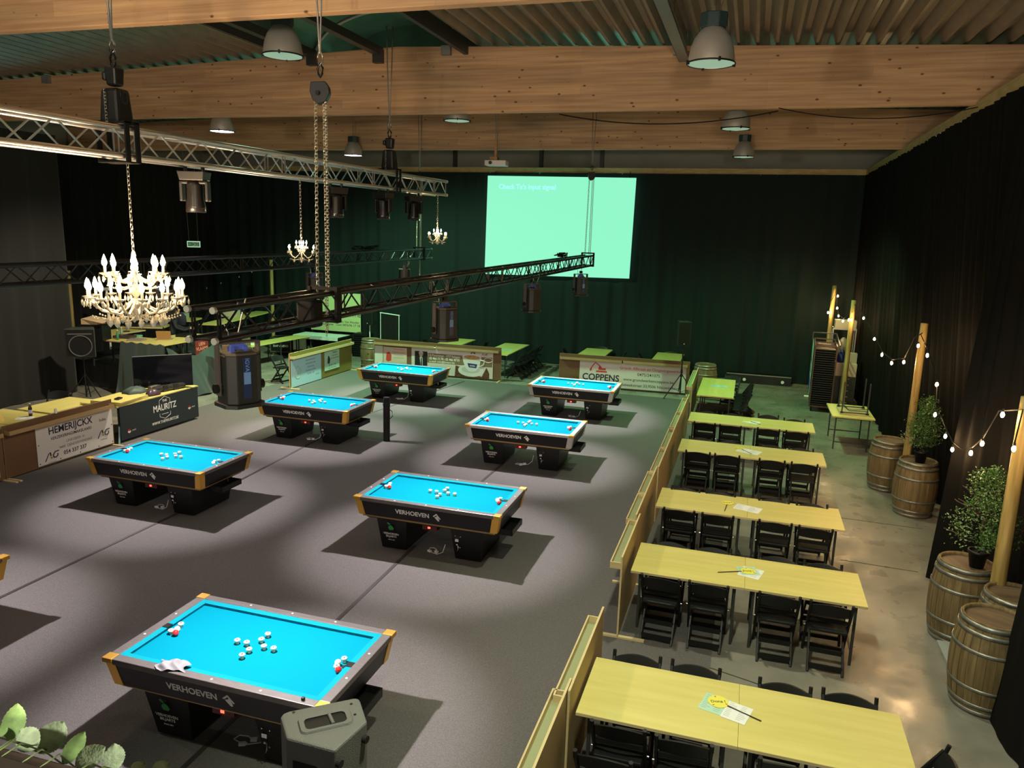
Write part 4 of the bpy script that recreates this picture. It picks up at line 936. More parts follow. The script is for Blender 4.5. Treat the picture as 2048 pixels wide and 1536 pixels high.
# coffee banner
o, F = banner(cb, 'printed coffee banner', 1.28, 3.95, .06, .86, mat('pale_coffee_banner', (.62, .56, .52), .5))
MB(F(0, 0)).box(1.78, 3.93, .42, .72, 0, .001).build('brown_band', mat('coffee_brown_band', (.20, .14, .07), .6), o)
text('lettering', '216 Poverstraat - 1737 Relegem', .105, WHITE, o, F(2.36, .655), .012, sx=.78, ext=.002); text('lettering', '02 466 78 74 - 02 466 30 55', .105, WHITE, o, F(2.38, .56), .012, sx=.82, ext=.002); text('lettering', 'e-mail: info@bresor.be', .09, WHITE, o, F(2.3, .465), .003, ext=.002)
ph = MB(F(1.60, .46)).box(-.21, .21, -.38, .30, .0012, .002).build('portrait_print', mat('portrait_black', (.006, .006, .006), .5), o)
mb = MB(F(1.60, .46)); mb.prism([(.06*math.cos(a), .20+.08*math.sin(a)) for a in [2*PI*i/16 for i in range(16)]], .0021, .0026); mb.prism([(-.14, -.30), (-.17, -.22), (-.11, -.2), (-.09, -.28)], .0021, .0026); mb.build('face_print', mat('print_skin', (.55, .33, .26), .6), ph)
mb = MB(F(1.60, .46)); mb.prism([(-.075, .20), (-.07, .27), (0, .31), (.07, .27), (.075, .20), (.05, .25), (-.05, .25)], .0027, .003); mb.prism([(-.045, .11), (.05, .11), (.06, -.2), (.0, -.25)], .0021, .0026); mb.build('hair_and_shirt_print', mat('print_grey', (.5, .5, .52), .6), ph)
MB(F(1.60, .46)).prism([(-.005, .09), (.03, .09), (.04, -.18), (.01, -.22), (-.01, -.15)], .0027, .0032).build('tie_print', mat('print_navy', (.01, .01, .06), .6), ph)
def ell(cx, cz, a, b, n=28): return [(cx+a*math.cos(2*PI*i/n), cz+b*math.sin(2*PI*i/n)) for i in range(n)]
MB(F(0, 0)).prism([(2.72, .05), (2.75, .40), (2.9, .36), (3.6, .10), (3.75, .40), (3.84, .22), (3.84, .06)], .001, .0015).build('beans_print', mat('coffee_bean_print', (.10, .035, .015), .6, vary=.8, vscale=22), o)
mb = MB(F(0, 0)); mb.prism(ell(3.25, .27, .42, .19), .0016, .002); mb.build('saucer_print', mat('print_white', (.68, .66, .64), .5), o)
mb = MB(F(0, 0)); mb.prism(ell(3.24, .30, .30, .11), .0021, .0023); mb.build('saucer_well_print', mat('print_shade_grey', (.52, .50, .48), .5), o)
mb = MB(F(0, 0)); mb.prism([(2.96, .70), (3.58, .70), (3.52, .42), (3.42, .28), (3.30, .24), (3.18, .25), (3.08, .34), (3.0, .52)], .0024, .0028); mb.prism(ell(3.27, .70, .31, .085), .0024, .0028); mb.tube([(3.54, .62, .003), (3.68, .60, .003), (3.66, .48, .003), (3.50, .40, .003)], .022, 5); mb.build('cup_print', MATS['print_white'], o)
mb = MB(F(0, 0)); mb.prism(ell(3.27, .69, .25, .06), .003, .0034); mb.build('coffee_print', mat('coffee_foam_print', (.45, .24, .08), .6, vary=.4, vscale=9), o)
mb = MB(F(0, 0)); mb.prism([(3.13, .50), (3.45, .48), (3.42, .36), (3.18, .37)], .003, .0034); mb.build('cup_label_print', mat('print_blue', (.015, .015, .16), .5), o)
text('lettering', 'kimbo', .07, WHITE, o, face((3.30, -.030, .425), (0, -1, 0)), .01, ext=.001)
mb = MB(F(0, 0)); mb.tube([(3.80+.13*math.cos(a), .63+.075*math.sin(a), .003) for a in [2*PI*i/20 for i in range(20)]], .012, 4, True); mb.build('ring_print', MATS['print_white'], o)
text('lettering', 'aga', .12, INK, o, F(3.30, .83), .02, shear=.3); text('lettering', 'KoK', .1, INK, o, F(3.68, .80), .01, shear=.3)
o2 = MB().box(.02, .30, -.024, -.014, .08, .84).build('banner', PVC, cb); 
p = MB().box(.32, 1.12, -.026, -.012, .25, .82).build('poster', mat('salmon_poster', (.62, .48, .40), .6), cb)
Fp = lambda s, z: face((s, -.0265, z), (0, -1, 0))
for k in range(4): text('lettering', ['Thuisverpleging', 'Mariette Dewulf', 'Denderleeuw', 'tel 0476 22 10'][k], .06, REDI if k < 2 else INKG, p, Fp(.84, .76-.09*k), .0)
mb = MB(Fp(.50, .55)); mb.prism([(-.09, -.15), (-.02, -.2), (.09, -.16), (.1, .02), (.02, .12), (-.07, .08)], 0, .001); mb.build('red_drawing', REDI, p)
# posters on the olive board
p = MB().box(.06, 1.58, -.026, -.012, .03, .80).build('poster', LBLUE, sb, label='light blue poster')
for k in range(6): text('lettering', ['Dakwerken Renovatie', 'Gevelbekleding Isolatie', 'Zolderinrichting', 'Terrassen en opritten', 'Tel. 0495 12 08', 'BE 0433'][k], .07, INKG, p, face((1.02 if k < 5 else 1.38, -.0265, (.70-.10*k) if k < 5 else .22), (0, -1, 0)), .0, sx=.8)
mb = MB(face((.36, -.0265, .42), (0, -1, 0))); mb.tube([(.15*math.cos(a), .17*math.sin(a), 0) for a in [2*PI*i/24 for i in range(24)]], .006, 4, True); mb.prism([(-.02, -.05), (.03, -.05), (.01, .06)], 0, .001); mb.build('ring_drawing', mat('olive_print', (.45, .48, .15), .6), p)
p = MB().box(1.78, 2.62, -.026, -.012, .22, .80).build('poster', MINTP, sb, label='mint green poster')
for k in range(5): text('lettering', ['Bakkerij', 'Kattestraat', 'Denderhoutem', '054 33 11 20', 'open 7 tot 19 uur'][k], .075 if k < 4 else .06, INK if k in (0, 3) else INKG, p, face((2.36 if k < 3 else 2.2, -.0265, [.73, .64, .56, .36, .28][k]), (0, -1, 0)), .002)
mb = MB(face((2.0, -.0265, .55), (0, -1, 0))); mb.prism([(-.07, -.12), (.05, -.14), (.09, 0), (.03, .09), (-.02, .12), (-.05, .03)], 0, .001); mb.build('black_drawing', INK, p)
MB().box(1.60, 3.36, -.024, -.012, .80, .83).build('strip', MDFD, sb)
# ============================================================ barrels, trees, posts, string lights
def barrel(label, x, y, rz=0, h=.95, rm=.345, re=.285, z=0.0):
    r = thing('wine_barrel', label, 'barrel', (x, y, z), rz, 'oak wine barrels')
    def rad(t): return re+(rm-re)*(1-(2*t-1)**2)
    mb = MB(); n = 26
    prof = [(rad(i/12), h*i/12) for i in range(13)]
    for k in range(n):
        a0, a1 = 2*PI*(k+.04)/n, 2*PI*(k+.96)/n
        vs = []
        for rr, zz in prof: vs += [(rr*math.cos(a0), rr*math.sin(a0), zz), (rr*math.cos(a1), rr*math.sin(a1), zz)]
        mb.add(vs, [(2*i, 2*i+1, 2*i+3, 2*i+2) for i in range(12)])
    mb.lathe([(p-.006, q) for p, q in prof], n)
    mb.lathe([(re, h), (re-.022, h), (re-.022, h-.035)], 26)
    mb.build('staves', OAK, r)
    MB().lathe([(.0001, h-.034), (re-.02, h-.034)], 26).build('head', OAKTOP, r)
    MB().lathe([(re-.02, .03), (.0001, .03)], 26).build('bottom', OAKTOP, r)
    for t, w in ((.035, .045), (.115, .04), (.30, .035), (.70, .035), (.885, .04), (.965, .045)):
        MB().lathe([(rad(t-w/2/h)+.001, h*t-w/2), (rad(t-w/2/h)+.006, h*t-w/2), (rad(t+w/2/h)+.006, h*t+w/2), (rad(t+w/2/h)+.001, h*t+w/2)], 30).build('hoop', HOOP, r)
    MB().rod((0, -rm-.002, h*.52), (0, -rm+.02, h*.52), .022, 12).build('bung', BLACK, r)
    return r
b1 = barrel('oak wine barrel carrying the front potted tree', 2.66, 9.42, .3)
dup(b1, (2.58, 8.02, 0), 1.0, 'nearest oak wine barrel on the right, half behind the black curtain')
dup(b1, (2.97, 13.85, 0), 2.0, 'oak wine barrel carrying the second potted tree')
dup(b1, (2.74, 15.15, 0), .5, 'oak wine barrel with dark bung hole, left of the second potted tree')
dup(b1, (2.95, 8.68, 0), 1.6, 'oak wine barrel mostly hidden behind the front round post')
dup(b1, (-11.62, 22.25, 0), .2, 'oak wine barrel behind the olive poster board')
dup(b1, (-1.0, 22.3, 0), .8, 'oak wine barrel behind the right end of the excavator banner')
# pallet plate under the front barrels
r = thing('barrel_dolly', 'pale grey low dolly plate sticking out beside the nearest barrel', 'dolly', (2.42, 8.72, 0))
MB().box(-.02, .30, -.34, .42, .03, .06).build('plate', mat('pale_grey_board', (.36, .38, .36), .5), r); MB().box(.05, .09, -.32, .4, 0, .03).build('runner', BLACK, r)
def potted_tree(label, x, y, z, H, R, seed, pr=.10):
    rr = random.Random(seed); r = thing('potted_tree', label, 'plant', (x, y, z), 0, 'potted trees on barrels')
    p = MB().lathe([(.0001, 0), (pr*.72, 0), (pr, .17), (pr*1.08, .17), (pr*1.08, .20), (pr*.94, .20), (pr*.9, .16)], 18).build('pot', BLACK, r)
    MB().disc((0, 0, .165), pr*.92, 16).build('soil', SOIL, r)
    mb = MB(); trunk = [(0, 0, .16), (.02, .01, .30), (-.01, 0, .45), (.02, .01, H*.6), (.0, 0, H*.86)]; mb.tube(trunk, .014, 6)
    for k in range(16):
        a = rr.uniform(0, 6.28); z0 = rr.uniform(.3, .85)*H; rb = R*.8*(1-(z0/H-.35)*.9)
        mb.tube([(0, 0, z0-.08), (rb*.5*math.cos(a), rb*.5*math.sin(a), z0), (rb*math.cos(a), rb*math.sin(a), z0+.07)], .005, 4)
    mb.build('trunk', BARK, r)
    for nm, m, N in (('foliage', LEAF, 2700), ('young_leaves', LEAFL, 700)):
        mb = MB(); cl = []
        for k in range(26):
            t = rr.uniform(.25, 1.0); a = rr.uniform(0, 6.28); rad = R*(1.05-.85*max(0, t-.45)/.55)*(.7 if t < .35 else 1)
            cl.append((rad*.72*math.cos(a)*rr.uniform(.3, 1), rad*.72*math.sin(a)*rr.uniform(.3, 1), t*H, rr.uniform(.10, .17)))
        for k in range(N):
            c = cl[k % 26]; d = Vector((rr.gauss(0, 1), rr.gauss(0, 1), rr.gauss(0, 1))).normalized()*c[3]*rr.uniform(.55, 1)
            if nm == 'young_leaves': d = d*1.08
            ps = Vector(c[:3])+d; ps.z = max(.28, ps.z)
            q = Euler((rr.uniform(-1.2, 1.2), rr.uniform(-1.2, 1.2), rr.uniform(0, 6.28))).to_matrix(); s = rr.uniform(.011, .02)
            k0 = len(mb.v); 
            for u, v, w in ((0, -1, 0), (.55, 0, .15), (0, 1.1, 0), (-.55, 0, .15)): mb.v.append(tuple(ps+q @ Vector((u*s, v*s, w*s))))
            mb.f.append((k0, k0+1, k0+2, k0+3)); mb.mi.append(0); mb.sm.append(False)
        mb.build(nm, m, r)
    return r
potted_tree('leafy green potted tree on the front barrel, in front of the round post', 2.74, 9.36, .918, 1.10, .50, 11)
potted_tree('potted tree on the farther barrel pair, its tip against the second round post', 2.98, 13.80, .918, 1.05, .36, 12)
def post(label, x, y, h, rad=.065, lean=(0, 0), z=0):
    r = thing('round_post', label, 'post', (x, y, z), 0, 'round wooden posts of the string lights')
    mb = MB(); n = 9; pts = [(rad*(1.05-.12*i/n), h*i/n) for i in range(n+1)]
    mb.lathe([(.0001, 0)]+pts+[(.0001, h+.004)], 18); mb.build('shaft', POST, r)
    r.rotation_euler = (lean[0], lean[1], 0)
    return r
post('nearest round wooden post on the right, rising behind the two front barrels', 2.86, 8.98, 2.98, .075)
post('second round wooden post from the front, behind the farther potted tree', 2.86, 14.25, 3.2)
post('third round wooden post, beside the drawer cabinet', 2.62, 21.6, 3.02)
post('farthest round wooden post on the right, behind the chair trolley', 2.45, 25.0, 3.2)
post('round wooden post behind the control desk at the left', -19.6, 18.2, 2.95)
post('round wooden post before the far curtain on the left', -16.5, 24.0, 3.25)

def string_light(label, pts, bulbs, lit=True, r0=.018, group=None):
    r = thing('string_light', label, 'string light', pts[0], 0, group or 'string lights')
    o = Vector(pts[0]); P = [Vector(p)-o for p in pts]
    MB().tube(P, .008, 5).build('cable', RUBBER, r)
    first = None
    for b in bulbs:
        bp = Vector(b)-o
        if first is None:
            first = MB().lathe([(.0001, 0), (.010, -.006), (.019, -.03), (.019, -.045), (.010, -.062), (.0001, -.066)], 10, (0, 0, -.03)).build('bulb', BULB2 if lit else mat('unlit_bulb', (.7, .7, .68), .2), r)
            MB().rod((0, 0, 0), (0, 0, -.034), .012, 8).build('socket', BLACK, first); first.location = bp
        else:
            c = first.copy(); COL.objects.link(c); c.parent = r; c.location = bp
            for ch_ in first.children: d = ch_.copy(); COL.objects.link(d); d.parent = c
    return r
def sag(a, b, s, n=10): return [(a[0]+(b[0]-a[0])*t, a[1]+(b[1]-a[1])*t, a[2]+(b[2]-a[2])*t-4*s*t*(1-t)) for t in [i/n for i in range(n+1)]]
X = 2.66
def near_pts(c, ids): return [c[i] for i in ids]
c1 = [(2.62, 8.40, 2.62), (2.80, 8.90, 2.86), (X, 9.15, 2.78), (X, 9.54, 2.38), (X, 9.9, 2.17), (X, 10.3, 2.05), (X, 10.75, 2.03), (X, 11.12, 2.09), (X, 11.5, 2.2)]
string_light('near string of lit bulbs hanging from the front round post down to the left', c1, [(2.62, 8.40, 2.62), (X, 9.02, 2.83), (X, 9.54, 2.38), (X, 9.9, 2.17), (X, 10.7, 2.0), (X, 11.12, 2.07)])
c2 = [(X, 11.5, 2.2), (X, 11.82, 2.22), (X, 12.0, 2.55), (2.75, 12.8, 2.9), (2.80, 14.18, 3.0), (X, 13.35, 2.97)]
string_light('lit bulbs running up from the farther potted tree to the second round post', [(X, 11.5, 2.2), (X, 11.82, 2.22), (X, 11.98, 2.62), (X, 12.8, 2.93), (2.80, 14.12, 3.02)], [(X, 11.82, 2.21), (X, 11.96, 2.62), (X, 12.78, 2.92)])
string_light('string of lit bulbs sagging between the second and third round posts', [(2.82, 14.12, 3.05), (X, 13.9, 2.98), (X, 14.46, 2.56), (X, 15.57, 2.37), (X, 16.72, 2.36), (X, 17.86, 2.54), (X, 19.81, 2.80), (2.64, 21.5, 2.92)],
             [(X, 13.5, 2.97), (X, 14.46, 2.56), (X, 15.57, 2.37), (X, 16.72, 2.36), (X, 17.86, 2.54), (X, 19.81, 2.80)])
string_light('farthest string of lit bulbs between the third and the farthest round post', [(2.60, 21.5, 2.72), (2.55, 22.81, 2.42), (2.55, 24.0, 2.42), (2.55, 24.7, 2.60), (2.52, 24.9, 3.0), (2.30, 24.9, 2.6)],
             [(2.58, 21.34, 2.60), (2.56, 21.7, 2.56), (2.55, 22.81, 2.42), (2.55, 24.0, 2.45), (2.55, 24.6, 2.62), (2.55, 24.8, 2.97), (2.34, 24.9, 2.45)])
string_light('dim string of small bulbs before the far curtain on the left', [(-21.0, 24.9, 1.75), (-19.3, 24.8, 2.32), (-17.76, 24.6, 2.82), (-16.55, 24.1, 3.15)], [(-20.6, 24.9, 1.86), (-20.0, 24.85, 2.07), (-19.3, 24.8, 2.3), (-18.4, 24.7, 2.58), (-17.76, 24.6, 2.8)], lit=False)

# ------------------------------------------------------------ chair trolley, cabinet, table pair at the right back
r = thing('chair_trolley', 'tall dark trolley packed with folding chairs, a mint and blue banner on its side', 'trolley', (2.08, 21.55, 0), -.06)
BRN = mat('brown_painted_steel', (.085, .05, .04), .4, .4)
for x in (-.27, .27):
    for y in (0, 1.7): MB().beam((x, y, .16), (x, y, 1.78), .035, .035, (0, 1, 0)).build('corner_post', BRN, r)
MB().box(-.28, .28, -.02, 1.72, .13, .17).build('base', BRN, r)
MB().beam((-.27, 0, 1.78), (.27, 0, 1.78), .03, .03).beam((-.27, 1.7, 1.78), (.27, 1.7, 1.78), .03, .03).beam((-.27, 0, 1.78), (-.27, 1.7, 1.78), .03, .03).beam((.27, 0, 1.78), (.27, 1.7, 1.78), .03, .03).beam((-.27, .6, 1.74), (.27, .6, 1.74), .03, .03).beam((-.27, 1.2, 1.74), (.27, 1.2, 1.74), .03, .03).build('top_rail', BRN, r)
MB().beam((-.32, 1.76, 1.94), (.3, 1.76, 1.94), .03, .03).beam((-.32, 1.76, 1.94), (-.32, 1.76, 1.7), .03, .03).beam((.30, 1.76, 1.94), (.30, 1.76, 1.7), .03, .03).beam((.3, 1.76, 1.93), (.33, 0, 1.82), .03, .03).build('push_handle', STEEL_DK, r)
for k in range(26):
    z = .19+k*.059
    MB().box(-.245, .245, .02, 1.66, z, z+.03).build('stacked_chair', RESIN if k % 2 else BLACK, r)
for x in (-.22, .22):
    for y in (.06, 1.62): MB().rod((x-.02, y, .06), (x+.02, y, .06), .06, 14).box(x-.02, x+.02, y-.02, y+.02, .06, .13).build('castor', RUBBER, r)
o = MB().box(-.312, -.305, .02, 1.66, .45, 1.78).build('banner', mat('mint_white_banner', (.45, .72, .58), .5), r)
MB().box(-.315, -.312, .02, 1.66, .45, .80).build('blue_band', BLUEP, o)
text('lettering', 'Foubert', .3, INK, o, face((-.3135, .85, 1.30), (-1, 0, 0)), .01, shear=.2); text('lettering', 'ijs & frisco', .17, BLUEP, o, face((-.3135, .85, 1.0), (-1, 0, 0)), .006)
MB().rod((-.3, .2, .36), (-.42, .2, .36), .03, 8).build('hose_fitting', WHITE, r)
r = thing('drawer_cabinet', 'dark drawer cabinet with a pale top box, behind the stacked tables', 'cabinet', (2.72, 22.6, 0))
MB().box(-.27, .27, -.28, .28, .03, .88).build('body', STEEL_DK, r)
for k in range(5):
    d = MB().box(-.25, .25, -.29, -.28, .06+k*.165, .20+k*.165).build('drawer', mat('dark_green_drawer', (.025, .035, .025), .4), r)
    MB().box(-.10, .10, -.305, -.29, .16+k*.165, .18+k*.165).build('handle', STEEL, d)
o = MB().box(-.27, .27, -.22, .22, .0, .36).build('pale_box', mat('cream_box', (.62, .50, .38), .6), bevel=.01); o.location = (2.72, 22.6, .88); tag(o, 'cream coloured box standing on the drawer cabinet', 'box')
o = MB().box(-.11, .11, -.12, .12, 0, .26).build('small_carton', mat('beige_carton', (.45, .38, .30), .7)); o.location = (2.88, 22.7, 1.24); tag(o, 'small beige carton on top of the cream box', 'box')
mb = MB(); mb.lathe([(.10, 0), (.12, .12), (.10, .24), (.04, .32), (.02, .36)], 10); o = mb.build('blue_bag', mat('navy_blue_plastic', (.015, .025, .16), .35)); o.location = (2.60, 22.55, 1.24); o.scale = (1, .6, 1); tag(o, 'dark blue bag on the cream box, beside the trolley', 'bag')
mb = MB(); mb.lathe([(.16, 0), (.19, .2), (.15, .42), (.06, .52), (.03, .55)], 10); o = mb.build('clear_bag', mat('grey_plastic_film', (.22, .18, .15), .3)); o.location = (2.68, 23.3, 1.30); o.scale = (1, .7, 1); tag(o, 'greyish full plastic bag behind the blue bag', 'bag')
r = thing('shelf_rack', 'dim grey shelf rack behind the third round post', 'shelf', (2.83, 23.6, 0))
for z in (.05, .65, 1.25, 2.05): MB().box(-.45, .17, -.22, .22, z, z+.05).build('shelf', DULL, r)
for x in (-.44, .16):
    for y in (-.2, .2): MB().beam((x, y, 0), (x, y, 2.1), .03, .03, (0, 1, 0)).build('upright', DULL, r)
o = MB().box(-.28, .28, -.18, .18, 0, .22).build('archive_box', mat('grey_carton', (.30, .28, .22), .7)); o.location = (2.70, 23.55, 2.10); tag(o, 'grey flat box on top of the shelf rack', 'box')
folding = dup(ft, (2.41, 18.32, 0), PI/2, 'folding table on the right with another table turned upside down on it', 'stacked folding tables')
folding.scale = (1.12, 1.0, 1.03)
up = thing('upturned_table', 'small beech table lying upside down on the right folding table, legs up', 'table', (2.45, 18.25, .765), 0)
MB().box(-.30, .30, -.40, .40, 0, .025).build('tabletop', wood_mat('raw_board', (.52, .37, .2), (.60, .44, .25), (1, 1, 1)), up)
for sx in (-1, 1):
    for sy in (-1, 1):
        MB().beam((sx*.26, sy*.34, .025), (sx*.26, sy*.34, .72), .026, .026, (0, 1, 0)).build('leg', STEEL_DK, up)
        MB().box(sx*.26-.03, sx*.26+.03, sy*.34-.03, sy*.34+.03, .025, .06).build('bracket', BLACK, up)
MB().beam((-.26, -.34, .045), (.26, -.34, .045), .02, .02).beam((-.26, .34, .045), (.26, .34, .045), .02, .02).tube([(-.26, .30, .2), (-.1, 0, .05), (.0, 0, .04), (.26, -.30, .14)], .008, 5).tube([(-.26, -.30, .2), (-.08, -.12, .04), (.26, -.25, .08)], .008, 5).build('brace', STEEL_DK, up)
# low platform edge by the far curtain
r = thing('stage_edge', 'low dark step with a bright front edge along the far right curtain', 'step', (.15, 25.0, 0))
MB().box(-.6, 1.35, .0, .35, 0, .30).build('body', BLACK, r); MB().box(-.6, 1.35, -.012, 0, .27, .30).build('bright_edge', DULL, r)
for x in (-.05, 1.1): MB().rod((x, -.02, .12), (x, .0, .12), .05, 12).build('castor', WHITE, r)
# yellow bag behind the excavator barrier end
o = MB().lathe([(.12, 0), (.17, .2), (.16, .5), (.10, .75), (.06, .8)], 12).build('bin_bag', mat('yellowish_film', (.32, .36, .10), .35)); o.location = (-1.22, 21.25, 0); o.scale = (.75, .8, .85); tag(o, 'yellowish clear bin bag by the end of the excavator banner', 'bag')

# ------------------------------------------------------------ loudspeakers on stands
def stand(label, x, y, z1, spread=.5, a0=.4, m=BLACK):
    r = thing('speaker_stand', label, 'stand', (x, y, 0), a0, 'loudspeaker stands')
    MB().rod((0, 0, .12), (0, 0, z1), .019, 10).build('pole', m, r); MB().rod((0, 0, z1*.48), (0, 0, z1*.48+.10), .03, 10).rod((0, 0, .62), (0, 0, .70), .032, 10).build('collar', BLACK, r)
    for k in range(3):
        a = 2*PI*k/3; c, s = math.cos(a), math.sin(a)
        MB().beam((.02*c, .02*s, .68), (spread*c, spread*s, .015), .024, .016).build('leg', BLACK, r)
        MB().beam((.02*c, .02*s, .18), (spread*.55*c, spread*.55*s, .32), .018, .010).build('strut', BLACK, r)
    return r
def pa_speaker(label, x, y, z, w, h, d, rz, front=RUBBER, body=FIXM, woofer=False, badge=True):
    r = thing('loudspeaker', label, 'loudspeaker', (x, y, z), rz, 'loudspeakers')
    MB().prism([(-w/2, -d/2), (w/2, -d/2), (w*.36, d/2), (-w*.36, d/2)], 0, h).build('cabinet', body, r, bevel=.012)
    MB().box(-w/2+.02, w/2-.02, -d/2-.012, -d/2-.001, .02, h-.02).build('grille', front, r)
    if badge: MB().rod((0, -d/2-.013, .06), (0, -d/2-.016, .06), .014, 12).build('badge', WHITE, r)
    if woofer:
        MB(T((0, -d/2-.012, h*.40)) @ RX(PI/2)).lathe([(w*.40, 0), (w*.40, .015), (w*.37, .015), (w*.36, .004)], 30).build('woofer_ring', SPKM, r)
        MB().box(-w*.40, w*.40, -d/2-.02, -d/2-.012, h*.80, h*.84).build('horn_ledge', SPKM, r)
    return r
stand('black tripod stand in front of the right end of the excavator banner', -1.62, 21.75, 1.52, .55, 1.75)
pa_speaker('dark loudspeaker high on the tripod by the excavator banner', -1.66, 21.75, 1.52, .36, .68, .36, .35)
stand('white tripod pole behind the coffee banner left end', -12.05, 23.0, 1.30, .4, .2, m=WHITE)
pa_speaker('dark loudspeaker on the white pole left of the coffee banner', -12.03, 23.0, 1.30, .38, .58, .32, -.15)
r = thing('clothes_rail', 'thin metal frame draped in dark cloth behind the coffee banner', 'frame', (-11.9, 24.2, 0))
MB().rod((-.38, 0, 1.58), (.38, 0, 1.52), .018, 8).rod((.35, 0, 0), (.35, 0, 1.53), .014, 8).rod((-.36, 0, 0), (-.36, 0, 1.57), .014, 8).build('rail', WHITE, r)
MB().grid(22, 5, lambda u, v: (-.36+.70*u, .03*math.sin(u*40), .05+1.42*v)).build('dark_cloth', CURT, r)
stand('black stand left of the control desk, its loudspeaker facing the camera', -15.62, 14.75, 1.16, .5, .1)
pa_speaker('dark plastic loudspeaker with a round woofer beside the grey curtain', -15.62, 14.75, 1.16, .66, .70, .40, .6, woofer=True, body=mat('dark_green_grey_plastic', (.05, .06, .052), .4), badge=False)

# ------------------------------------------------------------ green lit banner wall, stacks and bits at the far left
r = thing('fabric_banner', 'large yellow green lit cafe banner behind the chains at the far left', 'banner', (-14.1, 24.6, .75))
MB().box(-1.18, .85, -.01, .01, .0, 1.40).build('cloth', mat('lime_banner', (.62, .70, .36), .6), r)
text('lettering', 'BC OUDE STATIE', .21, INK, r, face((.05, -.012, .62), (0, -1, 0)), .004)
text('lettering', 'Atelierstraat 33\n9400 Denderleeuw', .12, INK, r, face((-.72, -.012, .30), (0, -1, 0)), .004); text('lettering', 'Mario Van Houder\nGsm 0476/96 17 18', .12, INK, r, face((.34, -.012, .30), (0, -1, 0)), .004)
for x in (-1.15, .82): MB().rod((x, .03, -.74), (x, .03, 1.45), .014, 8).build('pole', STEEL_DK, r)
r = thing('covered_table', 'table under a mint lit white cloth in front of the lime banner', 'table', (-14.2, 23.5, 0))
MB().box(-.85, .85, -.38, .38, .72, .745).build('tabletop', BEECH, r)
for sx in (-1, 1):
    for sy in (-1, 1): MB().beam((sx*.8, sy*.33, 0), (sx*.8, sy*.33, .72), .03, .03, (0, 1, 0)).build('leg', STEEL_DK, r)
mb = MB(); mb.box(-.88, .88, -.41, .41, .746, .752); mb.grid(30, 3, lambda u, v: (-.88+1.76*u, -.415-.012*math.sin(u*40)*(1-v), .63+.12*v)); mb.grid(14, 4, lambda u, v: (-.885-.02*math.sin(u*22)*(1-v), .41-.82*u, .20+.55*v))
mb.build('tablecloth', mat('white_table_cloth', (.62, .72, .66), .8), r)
o = text('lettering', 'BILJARTCLUB STATIE\nDENDERLEEUW', .07, INKG, r, face((-.05, -.43, .69), (0, -1, 0)), .004)
def crate_stack(label, x, y, n, w=.5, d=.45, rz=0, m=RESIN, hh=.075):
    r = thing('crate_stack', label, 'crates', (x, y, 0), rz, 'dark stacks at the far left')
    for k in range(n): MB().box(-w/2, w/2, -d/2, d/2, k*hh, k*hh+hh*.55).box(-w/2+.03, w/2-.03, -d/2+.03, d/2-.03, k*hh+hh*.55, (k+1)*hh).build('stacked_seat', m, r)
    return r
crate_stack('tall dark stack left of the covered table', -16.4, 24.9, 18, .7)
crate_stack('dark stack under the lime banner, right half', -12.9, 24.1, 11, .6)
crate_stack('dark stack under the covered table, left', -14.65, 24.35, 9, .6); crate_stack('dark stack under the covered table, right', -13.8, 24.35, 9, .6)
r = thing('flight_case', 'black flight case with bright edges on castors under the far tables', 'case', (-15.55, 23.2, .0), .25)
MB().box(-.36, .36, -.28, .28, .13, .62).build('body', BLACK, r)
mb = MB()
for x in (-.36, .36):
    for y in (-.28, .28): mb.beam((x, y, .13), (x, y, .62), .03, .03, (0, 1, 0))
for z in (.13, .50, .62):
    for y in (-.28, .28): mb.beam((-.36, y, z), (.36, y, z), .025, .025)
    for x in (-.36, .36): mb.beam((x, -.28, z), (x, .28, z), .025, .025)
mb.build('edge_profile', STEEL, r)
for x in (-.28, .28):
    for y in (-.2, .2): MB().rod((x-.02, y, .05), (x+.02, y, .05), .05, 12).box(x-.02, x+.02, y-.02, y+.02, .05, .13).build('castor', DULL, r)
text('lettering', 'DAP AUDIO', .10, WHITE, r, face((0, -.285, .33), (0, -1, 0)), .01)
# long narrow counters
ct = [(-15.0, 19.95, 23.3, .74, 'long narrow beech counter in front of the stage block at the left'), (-16.12, 20.0, 24.2, 1.36, 'raised long beech counter farther back at the left')]
for x, y0, y1, h, lab in ct:
    r = thing('long_counter', lab, 'counter', (x, y0, 0), math.atan2(-(.5 if h < 1 else -1.0)*-1, y1-y0) if False else (-.10 if h < 1 else .20), 'long counters')
    MB().box(-.30, .30, 0, y1-y0, h-.03, h).build('countertop', BEECH, r)
    for yy in (.1, (y1-y0)/2, y1-y0-.1):
        for sx in (-.26, .26): MB().beam((sx, yy, 0), (sx, yy, h-.03), .03, .03, (0, 1, 0)).build('leg', STEEL_DK, r)
r = thing('carton', 'pale open carton on the raised counter', 'box', (-16.95, 22.2, 1.36), .3)
MB().box(-.28, .28, -.2, .2, 0, .24).build('body', mat('cream_box', (.6, .5, .4), .6), r); MB().add([(-.28, .2, .24), (.28, .2, .24), (.30, .42, .30), (-.26, .42, .30)], [(0, 1, 2, 3)]).box(-.26, .26, -.2, -.19, .24, .25).build('flap', mat('white_flap', (.7, .68, .62), .6), r)
